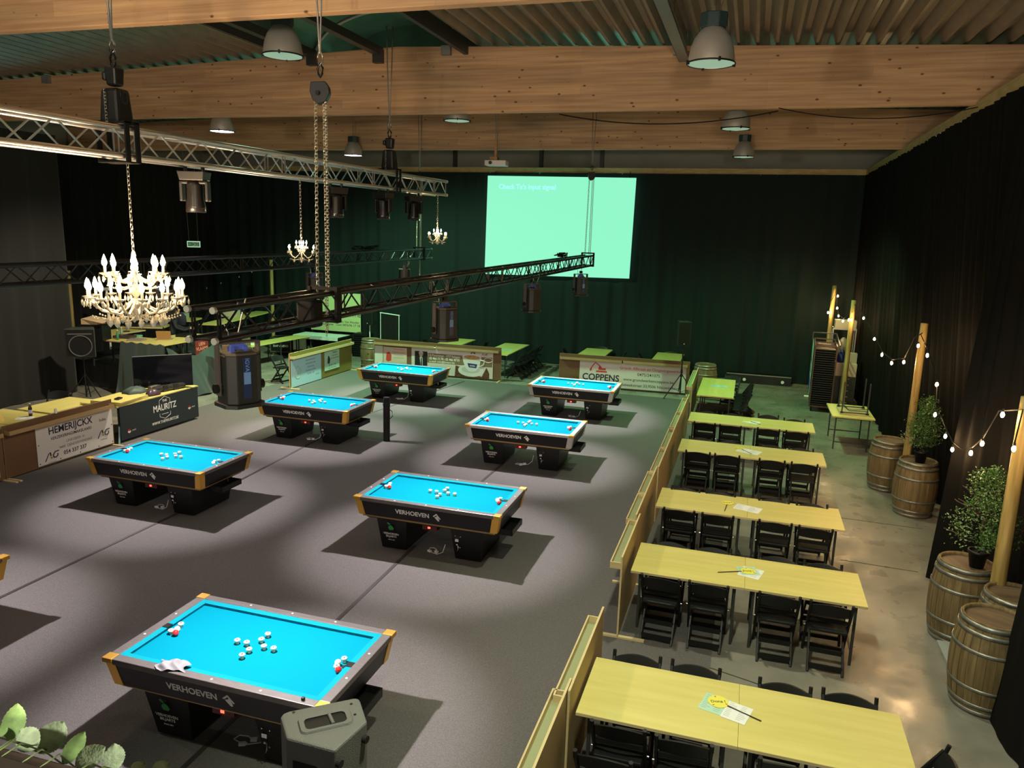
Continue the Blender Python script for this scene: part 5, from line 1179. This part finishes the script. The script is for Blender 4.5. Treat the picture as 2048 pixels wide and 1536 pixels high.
# ============================================================ control desk on a riser, left
r = thing('desk_riser', 'low black stage riser carrying the control desk', 'riser', (-16.1, 17.6, 0))
MB().box(-2.1, 1.75, -1.4, 2.3, .0, .66).build('deck', mat('riser_black', (.02, .02, .02), .7), r)
DZ = .66
def desk(lab, x, y, L, W_, rz, h=.74): 
    return dup(ft, (x, y, DZ), rz, lab, 'control desk tables')
d1 = desk('front table of the control desk, left half, above the green drape', -15.95, 16.22, 0, 0, 0); d2 = desk('front table of the control desk, right half, above the green drape', -14.70, 16.22, 0, 0, 0)
d3 = desk('side table of the control desk running away from the camera', -14.75, 17.28, 0, 0, PI/2)
d4 = desk('rear table of the control desk strewn with cables', -17.2, 18.6, 0, 0, .35); d5 = desk('left side table of the control desk', -16.95, 17.2, 0, 0, PI/2)
# drape
def fn(u, v):
    x = -15.45+1.42*u; s = math.sin(u*22+1.5*v)*.03+math.sin(u*9+v*3)*.05*(1-v); dr = -.14*math.sin(PI*u)*0
    return (x+.25*(1-v)*(-.2+u*.1), 15.76-.22*(1-v)+s*(1.1-v*.7), .04+1.36*v+.02*math.sin(u*30)*v)
tag(MB().grid(60, 12, fn).build('green_drape', DRAPE), 'dark green shiny drape hanging down the front of the control desk', 'drape')
def fn(u, v): return (-14.02+.5*(1-v)+.05*math.sin(u*18)*(1.2-v), 15.78+2.0*u, .04+1.3*v*(1-.25*math.sin(PI*u))+.02*math.sin(u*20))
tag(MB().grid(40, 10, fn).build('green_drape', DRAPE), 'dark green drape on the side of the control desk, behind the television', 'drape')
def fn(u, v): return (-13.9+1.4*u, 17.1+.1*math.sin(u*14), .03+(.95-.5*math.sin(u*PI*.9)*.7)*v+.03*math.sin(u*25+v*5))
tag(MB().grid(40, 10, fn).build('green_drape', DRAPE), 'dark green drape sagging beside the television, its top edge pale', 'drape')
def item(nm, lab, cat, m, box, loc, rz=0, bevel=.006, grp=None):
    o = MB().box(*box).build(nm, m, bevel=bevel); o.location = loc; o.rotation_euler = (0, 0, rz); return tag(o, lab, cat, grp)
TZ = DZ+.741
item('laptop_closed', 'closed grey laptop on the front table of the control desk', 'laptop', mat('grey_laptop', (.28, .25, .24), .4), (-.20, .20, -.14, .14, 0, .04), (-15.25, 16.12, TZ), .25)
item('equipment_case', 'dark brown flat case left of the closed laptop', 'case', mat('dark_brown_case', (.06, .04, .045), .35), (-.24, .24, -.17, .17, 0, .07), (-15.85, 16.35, TZ), .15)
r = thing('laptop', 'open laptop with a copper coloured lid on the control desk', 'laptop', (-14.72, 16.52, TZ), .5)
MB().box(-.18, .18, -.02, .24, 0, .018).build('base', mat('grey_laptop', (.28, .25, .24), .4), r)
MB().add([(-.18, -.02, .018), (.18, -.02, .018), (.18, -.10, .25), (-.18, -.10, .25), (-.18, -.008, .018), (.18, -.008, .018), (.18, -.088, .25), (-.18, -.088, .25)], [(0, 1, 2, 3), (7, 6, 5, 4), (0, 4, 5, 1), (1, 5, 6, 2), (2, 6, 7, 3), (3, 7, 4, 0)]).build('lid', mat('copper_lid', (.42, .24, .12), .35, .4), r)
item('mixing_desk', 'small dark mixing desk on the side table of the control desk', 'mixer', BLACK, (-.16, .16, -.22, .22, 0, .07), (-14.75, 17.35, TZ), .2)
item('score_tray', 'dark tray with bright knobs on the rear table of the control desk', 'tray', mat('grey_metal_box', (.22, .2, .18), .4, .4), (-.3, .3, -.18, .18, 0, .07), (-17.0, 18.65, TZ), .35)
item('amplifier', 'dark flat amplifier farther left on the rear table of the control desk', 'amplifier', BLACK, (-.2, .2, -.16, .16, 0, .10), (-17.45, 18.35, TZ), .35)
r = thing('open_carton', 'open cardboard box on top of the dark loudspeaker at the left', 'box', (-16.15, 15.75, TZ+.42), .3)
MB().box(-.30, .12, -.2, .2, 0, .14).build('body', CARD, r, bevel=.004); MB().add([(-.28, -.2, .14), (.30, -.30, .05), (.42, -.05, .13), (-.1, .05, .20), (-.28, -.2, .15), (.30, -.30, .06), (.42, -.05, .14), (-.1, .05, .21)], [(0, 3, 2, 1), (4, 5, 6, 7), (0, 1, 5, 4), (1, 2, 6, 5), (2, 3, 7, 6), (3, 0, 4, 7)]).build('flap', CARD, r)
item('equipment_rack', 'dark rack under the open cardboard box', 'rack', BLACK, (-.3, .3, -.22, .22, -.005, .42), (-16.22, 15.75, TZ), .3)
r = thing('microphone_pole', 'white vertical pole with a rounded head behind the open cardboard box', 'pole', (-18.3, 18.3, DZ-.66))
MB().rod((0, 0, 0), (0, 0, 2.45), .03, 10).build('pole', WHITE, r); MB().rod((-.08, 0, 2.45), (.10, 0, 2.47), .05, 10).build('head', WHITE, r)
r = thing('thin_pole', 'thin grey pole standing on the control desk under the chandelier', 'pole', (-16.7, 17.3, TZ)); MB().rod((0, 0, 0), (0, 0, .62), .014, 8).build('pole', DULL, r); MB().rod((0, 0, 0), (0, 0, .015), .09, 14).build('foot', BLACK, r)
def bottle(lab, x, y, z, m=mat('green_bottle', (.05, .25, .14), .15), h=.26, cap=WHITE, lab2=None):
    r = thing('bottle', lab, 'bottle', (x, y, z), 0, 'bottles')
    MB().lathe([(.0001, 0), (.032, 0), (.034, h*.55), (.028, h*.68), (.013, h*.85), (.013, h*.94)], 14).build('body', m, r); MB().rod((0, 0, h*.93), (0, 0, h), .016, 10).build('cap', cap, r)
    if lab2: MB().lathe([(.0347, h*.22), (.0352, h*.5)], 14).build('label', lab2, r)
    return r
bottle('green glass bottle on the control desk beside the rack', -15.75, 16.0, TZ); bottle('clear green bottle behind the dark case on the control desk', -16.05, 16.45, TZ, mat('clear_green', (.25, .42, .33), .15))
item('green_cloth', 'folded green cloth beside the dark case on the control desk', 'cloth', mat('mint_cloth', (.15, .42, .28), .8), (-.12, .12, -.1, .1, 0, .05), (-15.72, 16.62, TZ+.0), .2)
def fn(u, v):
    return (0, 0, 0)
mb = MB(); rr = random.Random(9)
for k in range(5):
    pts = [(-17.6+.12*j+rr.uniform(-.05, .05), 18.35+.05*j+rr.uniform(-.16, .16), TZ+.012+rr.uniform(0, .04)) for j in range(8)]; mb.tube(pts, .009, 4)
tag(mb.build('cable_tangle', mat('pinkish_cable', (.5, .38, .34), .5)), 'tangle of pale cables on the rear table of the control desk', 'cable', kind='stuff')
item('printer', 'pale grey printer on the raised counter behind the person', 'printer', mat('beige_plastic', (.5, .5, .42), .5), (-.26, .26, -.2, .2, 0, .20), (-17.75, 20.65, 1.362), .4)
r = dup(ft, (-17.9, 20.75, 0), .30, 'raised beech table under the pale printer', 'control desk tables'); r.scale = (1, 1, 1.36/.74)
# red shirt, bags on the side of the desk
item('red_jacket', 'dark red cloth with white print hanging from the side table of the control desk', 'cloth', mat('dark_red_cloth', (.22, .02, .015), .8), (-.008, .008, -.26, .26, 0, .62), (-14.30, 17.45, .78), 0)
o = [q for q in COL.objects if q.name.startswith('red_jacket')][0]
text('lettering', 'LIEN\nVLAAMS', .13, mat('salmon_print', (.7, .30, .22), .7), o, face((.0095, 0, .36), (1, 0, 0)), .02)
def bagx(lab, x, y, w, h, m, handles=True):
    r = thing('shopping_bag', lab, 'bag', (x, y, .01), .5, 'bags beside the control desk')
    MB().box(-w/2, w/2, -.1, .1, 0, h, taper=(.02, .0)).build('body', m, r, bevel=.01)
    if handles: MB().tube([(-w/4, 0, h), (-w/5, 0, h+.12), (w/5, 0, h+.12), (w/4, 0, h)], .008, 5).build('handle', m, r)
bagx('brown bag between the television and the box spotlight', -14.3, 18.7, .5, 1.0, mat('brown_bag', (.20, .10, .06), .7)); bagx('olive green bag between the television and the box spotlight', -13.85, 18.9, .45, .85, mat('olive_bag', (.30, .36, .16), .6)); bagx('dark bag with a pale print behind the olive bag', -14.6, 19.6, .5, 1.1, mat('tan_bag', (.14, .12, .06), .7))
item('lime_box', 'small lime green box on the long narrow counter', 'box', mat('lime_plastic', (.35, .75, .08), .5), (-.14, .14, -.1, .1, 0, .12), (-15.0, 19.85, .745), 0)
item('paper_case', 'white paper stack under the lime green box edge, farther along the counter', 'paper', PAPER, (-.15, .15, -.11, .11, 0, .03), (-14.85, 20.5, .742), .3)

# ------------------------------------------------------------ seated person behind the desk
P = thing('person', 'person in a dark jacket seated behind the control desk, seen from behind the chandelier', 'person', (-16.0, 18.25, DZ+.02), -.9)
def skin_mesh(name, verts, edges, radii, m, parent, sub=2):
    me = bpy.data.meshes.new(name); me.from_pydata(verts, edges, []); me.materials.append(m)
    o = bpy.data.objects.new(name, me); COL.objects.link(o); o.parent = parent
    md = o.modifiers.new('skin', 'SKIN'); md.use_smooth_shade = True
    for i, rd in enumerate(radii): me.skin_vertices[0].data[i].radius = rd if isinstance(rd, tuple) else (rd, rd)
    me.skin_vertices[0].data[0].use_root = True
    s = o.modifiers.new('sub', 'SUBSURF'); s.levels = sub; s.render_levels = sub
    return o
V = [(0, 0, .50), (0, .02, .68), (0, .06, .86), (0, .09, 1.0), (0, .11, 1.08), (0, .14, 1.17),      # pelvis .. neck, head base
     (.09, .02, .49), (.12, .30, .50), (.13, .46, .47), (.13, .44, .25), (.13, .42, .06), (.13, .52, .02),
     (-.09, .02, .49), (-.12, .30, .50), (-.13, .46, .47), (-.13, .44, .25), (-.13, .42, .06), (-.13, .52, .02),
     (.18, .10, .98), (.25, .14, .80), (.22, .36, .72), (.15, .50, .76), (-.18, .10, .98), (-.25, .14, .80), (-.22, .36, .72), (-.15, .50, .76)]
E_ = [(0, 1), (1, 2), (2, 3), (3, 4), (4, 5), (0, 6), (6, 7), (7, 8), (8, 9), (9, 10), (10, 11), (0, 12), (12, 13), (13, 14), (14, 15), (15, 16), (16, 17), (3, 18), (18, 19), (19, 20), (20, 21), (3, 22), (22, 23), (23, 24), (24, 25)]
RR = [(.15, .11), (.14, .10), (.16, .11), (.14, .09), .055, .055, .085, .08, .06, .052, .04, .035, .085, .08, .06, .052, .04, .035, .06, .05, .042, .03, .06, .05, .042, .03]
skin_mesh('body', V, E_, RR, mat('dark_clothes', (.016, .016, .02), .8), P)
hm = T((0, .17, 1.27)) @ RX(.35)
mb = MB(hm); mb.lathe([(.001, -.115), (.04, -.108), (.062, -.07), (.072, -.01), (.076, .04), (.062, .09), (.035, .115), (.001, .122)], 18)
hd = mb.build('head', SKIN, P); 
MB(hm).prism([(-.012, .072), (.012, .072), (.006, .098), (-.006, .098)], -.03, .02).build('nose', SKIN, hd, bevel=.004)
for s in (-1, 1):
    MB(hm).ball((s*.076, .0, -.005), .020, 8).build('ear', SKIN, hd); MB(hm).ball((s*.028, .067, .012), .010, 8).build('eye', WHITE, hd)
MB(hm).box(-.022, .022, .066, .076, -.052, -.044).build('mouth', mat('lips', (.35, .12, .1), .5), hd)
mb = MB(hm @ T((0, -.016, .02))); mb.lathe([(.078, -.05), (.088, .0), (.086, .05), (.07, .095), (.04, .12), (.001, .13)], 18); mb.build('hair', HAIR, P)
for s in (-1, 1):
    hx = thing('tmp', 'x', 'x'); bpy.data.objects.remove(hx)
    b0 = Vector((s*.15, .50, .76)); vs = [tuple(b0), tuple(b0+Vector((-s*.02, .06, .0)))]; es = [(0, 1)]; rd = [.028, (.034, .018)]
    for k in range(4):
        o_ = len(vs); fx = s*(-.03+.018*k); ln = [.058, .066, .062, .05][k]
        vs += [tuple(b0+Vector((fx, .095, .0))), tuple(b0+Vector((fx, .095+ln*.6, -.012))), tuple(b0+Vector((fx, .095+ln, -.035)))]; es += [(1, o_), (o_, o_+1), (o_+1, o_+2)]; rd += [.010, .009, .008]
    o_ = len(vs); vs += [tuple(b0+Vector((-s*.045, .05, -.005))), tuple(b0+Vector((-s*.065, .085, -.02)))]; es += [(1, o_), (o_, o_+1)]; rd += [.011, .009]
    skin_mesh('hand', vs, es, rd, SKIN, P, 1)
pc = dup(ch, (-16.0, 18.25, DZ), -.9, 'black folding chair under the person behind the control desk', 'single chairs on the left')
o = MB().lathe([(.16, 0), (.2, .12), (.19, .3), (.12, .40), (.05, .42)], 12).build('navy_jacket', NAVY); o.location = (-16.55, 19.25, DZ+.74); o.scale = (1.2, .7, .9); tag(o, 'navy jacket heaped beside the printer', 'jacket')

# ------------------------------------------------------------ Mauritz table, television, tables by the insurance banner
r = thing('banner_table', 'table fronted by the black banner with a hexagon logo, left of the carpet', 'table', (-12.0, 12.05, 0), 0)
MB().box(-.95, 0, 0, 2.4, .755, .785).build('tabletop', BEECH, r)
for x in (-.88, -.08):
    for y in (.1, 2.3): MB().beam((x, y, 0), (x, y, .755), .03, .03, (0, 1, 0)).build('leg', STEEL_DK, r)
bn = MB().box(.0, .012, .04, 2.36, .06, .765).build('banner', mat('black_banner', (.018, .026, .03), .45), r)
MF = lambda y, z: face((.0135, y, z), (1, 0, 0))
text('lettering', 'THE', .075, WHITE, bn, MF(1.30, .655), .006); text('lettering', 'MAURITZ', .20, WHITE, bn, MF(1.30, .51), .012, sx=.82); text('lettering', 'WWW.THEMAURITZ.BE', .088, WHITE, bn, MF(1.30, .20), .006, sx=.85)
mb = MB(MF(1.30, .49)); hx = [(0, .26), (.16, .19), (.16, -.17), (0, -.235), (-.16, -.17), (-.16, .19)]
for seg in ((5, 0), (0, 1)): mb.beam((*hx[seg[0]], 0), (*hx[seg[1]], 0), .008, .002, (0, 0, 1))
mb.beam((-.16, .19, 0), (-.16, .10, 0), .008, .002, (0, 0, 1)); mb.beam((.16, .19, 0), (.16, .10, 0), .008, .002, (0, 0, 1))
for a, b in (((-.16, -.1), (-.16, -.17)), ((-.16, -.17), (0, -.235)), ((0, -.235), (.16, -.17)), ((.16, -.17), (.16, -.1)), ((-.1, -.125), (.1, -.125))): mb.beam((*a, 0), (*b, 0), .008, .002, (0, 0, 1))
mb.build('hexagon_logo', WHITE, bn)
for yy, zz in ((2.06, .34), (.26, .22)):
    MB(MF(yy, zz)).lathe([(.001, 0), (.045, 0), (.045, .001)], 18).build('round_logo', REDI, bn); mb = MB(MF(yy, zz)); mb.prism([(.045*math.cos(a), .045*math.sin(a)) for a in [PI+PI*i/8 for i in range(9)]], .0012, .002); mb.build('round_logo_half', PVC, bn); text('lettering', 'pepsi', .05, PVC, bn, MF(yy+.13, zz), .0)
for k in range(4):
    item('board', '%s beech board of the stack on the black banner table' % ['lowest', 'second', 'third', 'topmost'][k], 'board', BEECH, (-.35, .35, -.42, .42, 0, .018), (-12.38+.01*k, 12.52-.01*k, .786+.0185*k), .03*k, 0, 'boards stacked on the banner table')
def tubecase(lab, x, y, z, L, rr_, rz, m):
    o = MB().rod((-L/2, 0, rr_), (L/2, 0, rr_), rr_, 14).box(-L*.25, -L*.1, -rr_*1.05, rr_*1.05, 0, rr_*1.9).box(L*.1, L*.25, -rr_*1.05, rr_*1.05, 0, rr_*1.9).build('cue_case', m); o.location = (x, y, z); o.rotation_euler = (0, 0, rz); return tag(o, lab, 'case', 'bags on the banner table')
tubecase('black cylindrical bag lying at the front of the banner table', -12.2, 13.75, .786, .75, .07, 1.35, mat('shiny_black', (.03, .03, .03), .25)); tubecase('grey cylindrical bag behind the black one on the banner table', -12.45, 13.80, .786, .65, .06, 1.45, mat('grey_satin', (.12, .11, .10), .35))
def blob(lab, x, y, z, sx, sy, sz, m, seed):
    q = random.Random(seed); mb = MB(); a, b, c = q.uniform(0, 6), q.uniform(0, 6), q.uniform(0, 6)
    mb.grid(20, 10, lambda u, v: ((lambda th, ph: (sx*math.cos(th)*math.sin(ph)*(1+.15*math.sin(3*th+a)), sy*math.sin(th)*math.sin(ph)*(1+.15*math.sin(4*th+b)), sz*max(0, math.cos(ph))*(1+.2*math.sin(5*th+c)*math.sin(ph))))(u*2*PI, (1-v)*PI/2)))
    o = mb.build('heaped_cloth', m); o.location = (x, y, z); return tag(o, lab, 'cloth', 'heaped things on the banner table')
blob('heap of dark green cloth on the boards of the banner table', -12.45, 13.0, .86, .20, .26, .13, mat('dark_teal_cloth', (.05, .08, .07), .6), 1); blob('heap of dark cables with pink bits beside the green cloth', -12.17, 13.22, .80, .12, .18, .12, mat('dark_purple', (.06, .03, .05), .4), 2)
item('black_glove', 'small black object lying on the boards at the left of the banner table', 'glove', BLACK, (-.05, .05, -.08, .08, 0, .03), (-12.25, 12.35, .862), .3)
r = thing('television', 'large switched off television standing behind the banner table', 'television', (-12.38, 13.80, 0), math.atan2(.90, .83))
MB().box(-.61, .61, -.025, .025, .84, 1.56).build('housing', BLACK, r, bevel=.006); MB().box(-.60, .60, -.0265, -.025, .85, 1.55).build('panel', TVM, r)
MB().box(-.61, .61, -.027, .026, 1.556, 1.562).build('bright_edge', DULL, r); MB().box(-.30, .30, -.12, .12, .786, .80).box(-.04, .04, .0, .03, .80, .86).build('foot', BLACK, r)
for i, (x, y, rz) in enumerate(((-13.35, 10.75, 0), (-13.35, 9.85, 0), (-13.3, 11.9, PI/2))): dup(ft, (x, y, 0), rz, ['yellow lit beech table behind the insurance banner with a bottle on it', 'beech table at the left edge with a yellow folded board on it', 'beech table end between the insurance banner and the boards'][i], 'tables at the left edge')
o = MB().grid(10, 4, lambda u, v: (-.3+.6*u, .12*v, .20*math.sin(v*1.5)+.002)).build('yellow_board', mat('orange_yellow_card', (.75, .52, .14), .6)); o.location = (-13.05, 10.2, .742); o.rotation_euler = (0, 0, PI/2+.2); tag(o, 'curved orange yellow card on the table at the left edge', 'card')
sheet(-12.95, 10.78, .6, 'white sheet on the table behind the insurance banner', z=.742)
bottle('dark cola bottle with a purple white label on the table behind the insurance banner', -13.0, 10.95, .742, mat('cola_brown', (.03, .012, .008), .15), .25, WHITE, mat('lilac_label', (.45, .45, .75), .4))
item('small_figurine', 'small white figurine standing on the barrier tray of the insurance banner', 'figurine', WHITE, (-.02, .02, -.02, .02, 0, .09), (-12.0, 10.62, .965), 0)
o = MB().beam((0, 0, 0), (.38, -.15, .85), .03, .03).build('blue_lath', mat('light_blue_painted_wood', (.22, .42, .50), .5)); o.location = (-11.98, 12.02, .0); o.rotation_euler = (0, 0, 2.6); tag(o, 'light blue lath leaning between the insurance banner and the black banner', 'lath')
blob('pair of tools dropped in the tray of the coffee banner barrier', -9.1, 21.60, .91, .03, .03, .02, WHITE, 4)

# ============================================================ foreground: monitor speaker on a pole, planter
r = thing('loudspeaker', 'large grey loudspeaker top with a carry handle at the bottom edge, nearest to the camera', 'loudspeaker', (0, 0, 0), 0, 'foreground loudspeaker')
c = Vector((-1.67, 2.73, 2.31)); r.location = (c.x, c.y, 1.72)
top = [(x-c.x, y-c.y) for x, y in [(-1.862, 2.67), (-1.868, 2.70), (-1.85, 2.725), (-1.62, 2.915), (-1.60, 2.918), (-1.585, 2.905), (-1.48, 2.775), (-1.515, 2.55), (-1.755, 2.555)]][::-1]
H = .59
mb = MB(); n = len(top); mb.prism(top, 0, H); mb.build('cabinet', SPKM, r, bevel=.010)
hx_ = T((.015, -.018, 0)) @ RZ(.72)
def rr_poly(a, b, rad, n=6):
    out = []
    for cx_, cy_, a0 in ((a-rad, b-rad, 0), (-a+rad, b-rad, PI/2), (-a+rad, -b+rad, PI), (a-rad, -b+rad, 1.5*PI)):
        for k in range(n+1): out.append((cx_+rad*math.cos(a0+PI/2*k/n), cy_+rad*math.sin(a0+PI/2*k/n)))
    return out
def ring(mb, A, B, z0, z1):
    k = len(A); vs = [(x, y, z0) for x, y in A]+[(x, y, z1) for x, y in B]
    mb.add(vs, [(i, (i+1) % k, k+(i+1) % k, k+i) for i in range(k)]); return mb
mb = MB(hx_ @ T((0, 0, H))); A = rr_poly(.118, .063, .03); B = rr_poly(.113, .058, .028); C_ = rr_poly(.092, .040, .022)
ring(mb, A, B, .001, .009); ring(mb, B, C_, .009, .007); hd_ = mb.build('handle_rim', SPKM, r)
mb = MB(hx_ @ T((0, 0, H))); mb.prism(C_, .0012, .0016); mb.build('handle_pocket', BLACK, r)
MB(hx_ @ T((0, 0, H))).rod((.028, -.04, .005), (.022, .04, .005), .009, 8).build('handle_bar', SPKM, r)
for x, y in ((-.155, -.01), (.06, .135), (.115, .07)): MB().disc((x, y, H+.0014), .007, 10).build('screw', BLACK, r)
side = (Vector((.19, .045, 0)), Vector((.155, -.18, 0))); nrm = Vector((.98, -.15, 0))
for t in (.12, .92):
    p = side[0].lerp(side[1], t); MB().rod((p.x, p.y, H-.07), (p.x+nrm.x*.02, p.y+nrm.y*.02, H-.07), .018, 12).build('rubber_foot', RUBBER, r)
fn_ = Vector((-.10+.175, -.27, 0))
mb = MB(); a_, b_ = Vector((-.085, -.175, 0)), Vector((.155, -.18, 0)); d_ = (b_-a_).normalized(); nn = Vector((d_.y, -d_.x, 0))
def pt(s, z, o=.0015): q = a_+d_*s+nn*o; return (q.x, q.y, z)
mb.add([pt(.03, H-.30), pt(.15, H-.30), pt(.15, H-.10), pt(.03, H-.10)], [(0, 1, 2, 3)]); mb.build('connector_panel', BLACK, r)
mb = MB(); mb.rod(pt(.09, H-.14), pt(.09, H-.17, .05), .012, 10); mb.build('cable_plug', STEEL, r)
text('lettering', 'ACTIVE\nSPEAKER', .018, WHITE, r, face(pt(.20, H-.16, .002), tuple(nn)), .003)
stand('black tripod stand carrying the foreground loudspeaker', -1.67, 2.73, 1.715, .55, .3)

# planter on the mezzanine edge
r = thing('planter_box', 'dark brown planter box on the mezzanine edge at the bottom left corner', 'planter', (-1.02, .66, 3.50), .02)
MB().box(-.45, .62, -.10, .115, 0, .196).build('box', mat('brown_planter', (.05, .032, .022), .7), r, bevel=.004); MB().box(-.43, .60, -.08, .095, .196, .198).build('soil', SOIL, r)
struct(MB().box(-21, 5.4, -6, .5, 3.2, 3.5).build('trim_20', WALLM))
def leaf(mb, base, tip, w, nrm_, curl=.15):
    base, tip, nrm_ = Vector(base), Vector(tip), Vector(nrm_).normalized(); ax = tip-base; L = ax.length; ax.normalize(); sd = ax.cross(nrm_).normalized(); nr = sd.cross(ax)
    def fn(u, v):
        t = v; ww = w*(math.sin(PI*min(1, t*1.02))**.62)*(1-.15*t); s = (u-.5)*2
        ww *= 1+.05*math.sin(t*60)*abs(s)
        rip = .0007*math.sin((t*1.6-abs(s)*.5)*44)
        return tuple(base+ax*L*t+sd*ww*s+nr*(abs(s)**1.5*w*curl+rip-L*curl*.5*t*t))
    mb.grid(12, 22, fn); return mb
import mathutils
def px(x, y, d):  # unused at render; world points below were measured once
    return None
LV = [((-1.098, .832, 3.652), (-1.126, .872, 3.69), .019), ((-1.021, .816, 3.667), (-1.086, .838, 3.672), .020), ((-1.042, .836, 3.641), (-1.041, .884, 3.668), .025), ((-.98, .824, 3.644), (-.982, .871, 3.672), .015),
      ((-.946, .815, 3.655), (-.932, .862, 3.662), .019), ((-.887, .832, 3.648), (-.92, .867, 3.668), .018), ((-1.102, .813, 3.666), (-1.132, .845, 3.668), .013), ((-.861, .84, 3.645), (-.87, .877, 3.639), .012), ((-.833, .849, 3.645), (-.831, .889, 3.639), .013), ((-1.037, .857, 3.630), (-1.11, .875, 3.625), .014)]
pl = thing('leafy_plant', 'pale green broad leaved plant growing from the planter at the bottom left corner', 'plant', (-1.0, .70, 3.692))
o0 = Vector((-1.0, .70, 3.692))
for k, (b, t, w) in enumerate(LV):
    b, t = Vector(b)-o0, Vector(t)-o0
    lf = leaf(MB(), b, t, w, (.75-.1*(k % 3), -.75, .55+.15*(k % 2)), .12).build('leaf', mat('pale_downy_leaf', (.55, .68, .42), .6, vary=.2, vscale=60, bump=.3, scale=120) if k % 3 else mat('fresh_leaf', (.40, .62, .22), .55, vary=.25, vscale=60), pl)
    MB().tube([(b.x*.98, .055, .004), (b.x, .09, .004), tuple(b)], .0014, 5).build('stalk', LEAFL, lf)
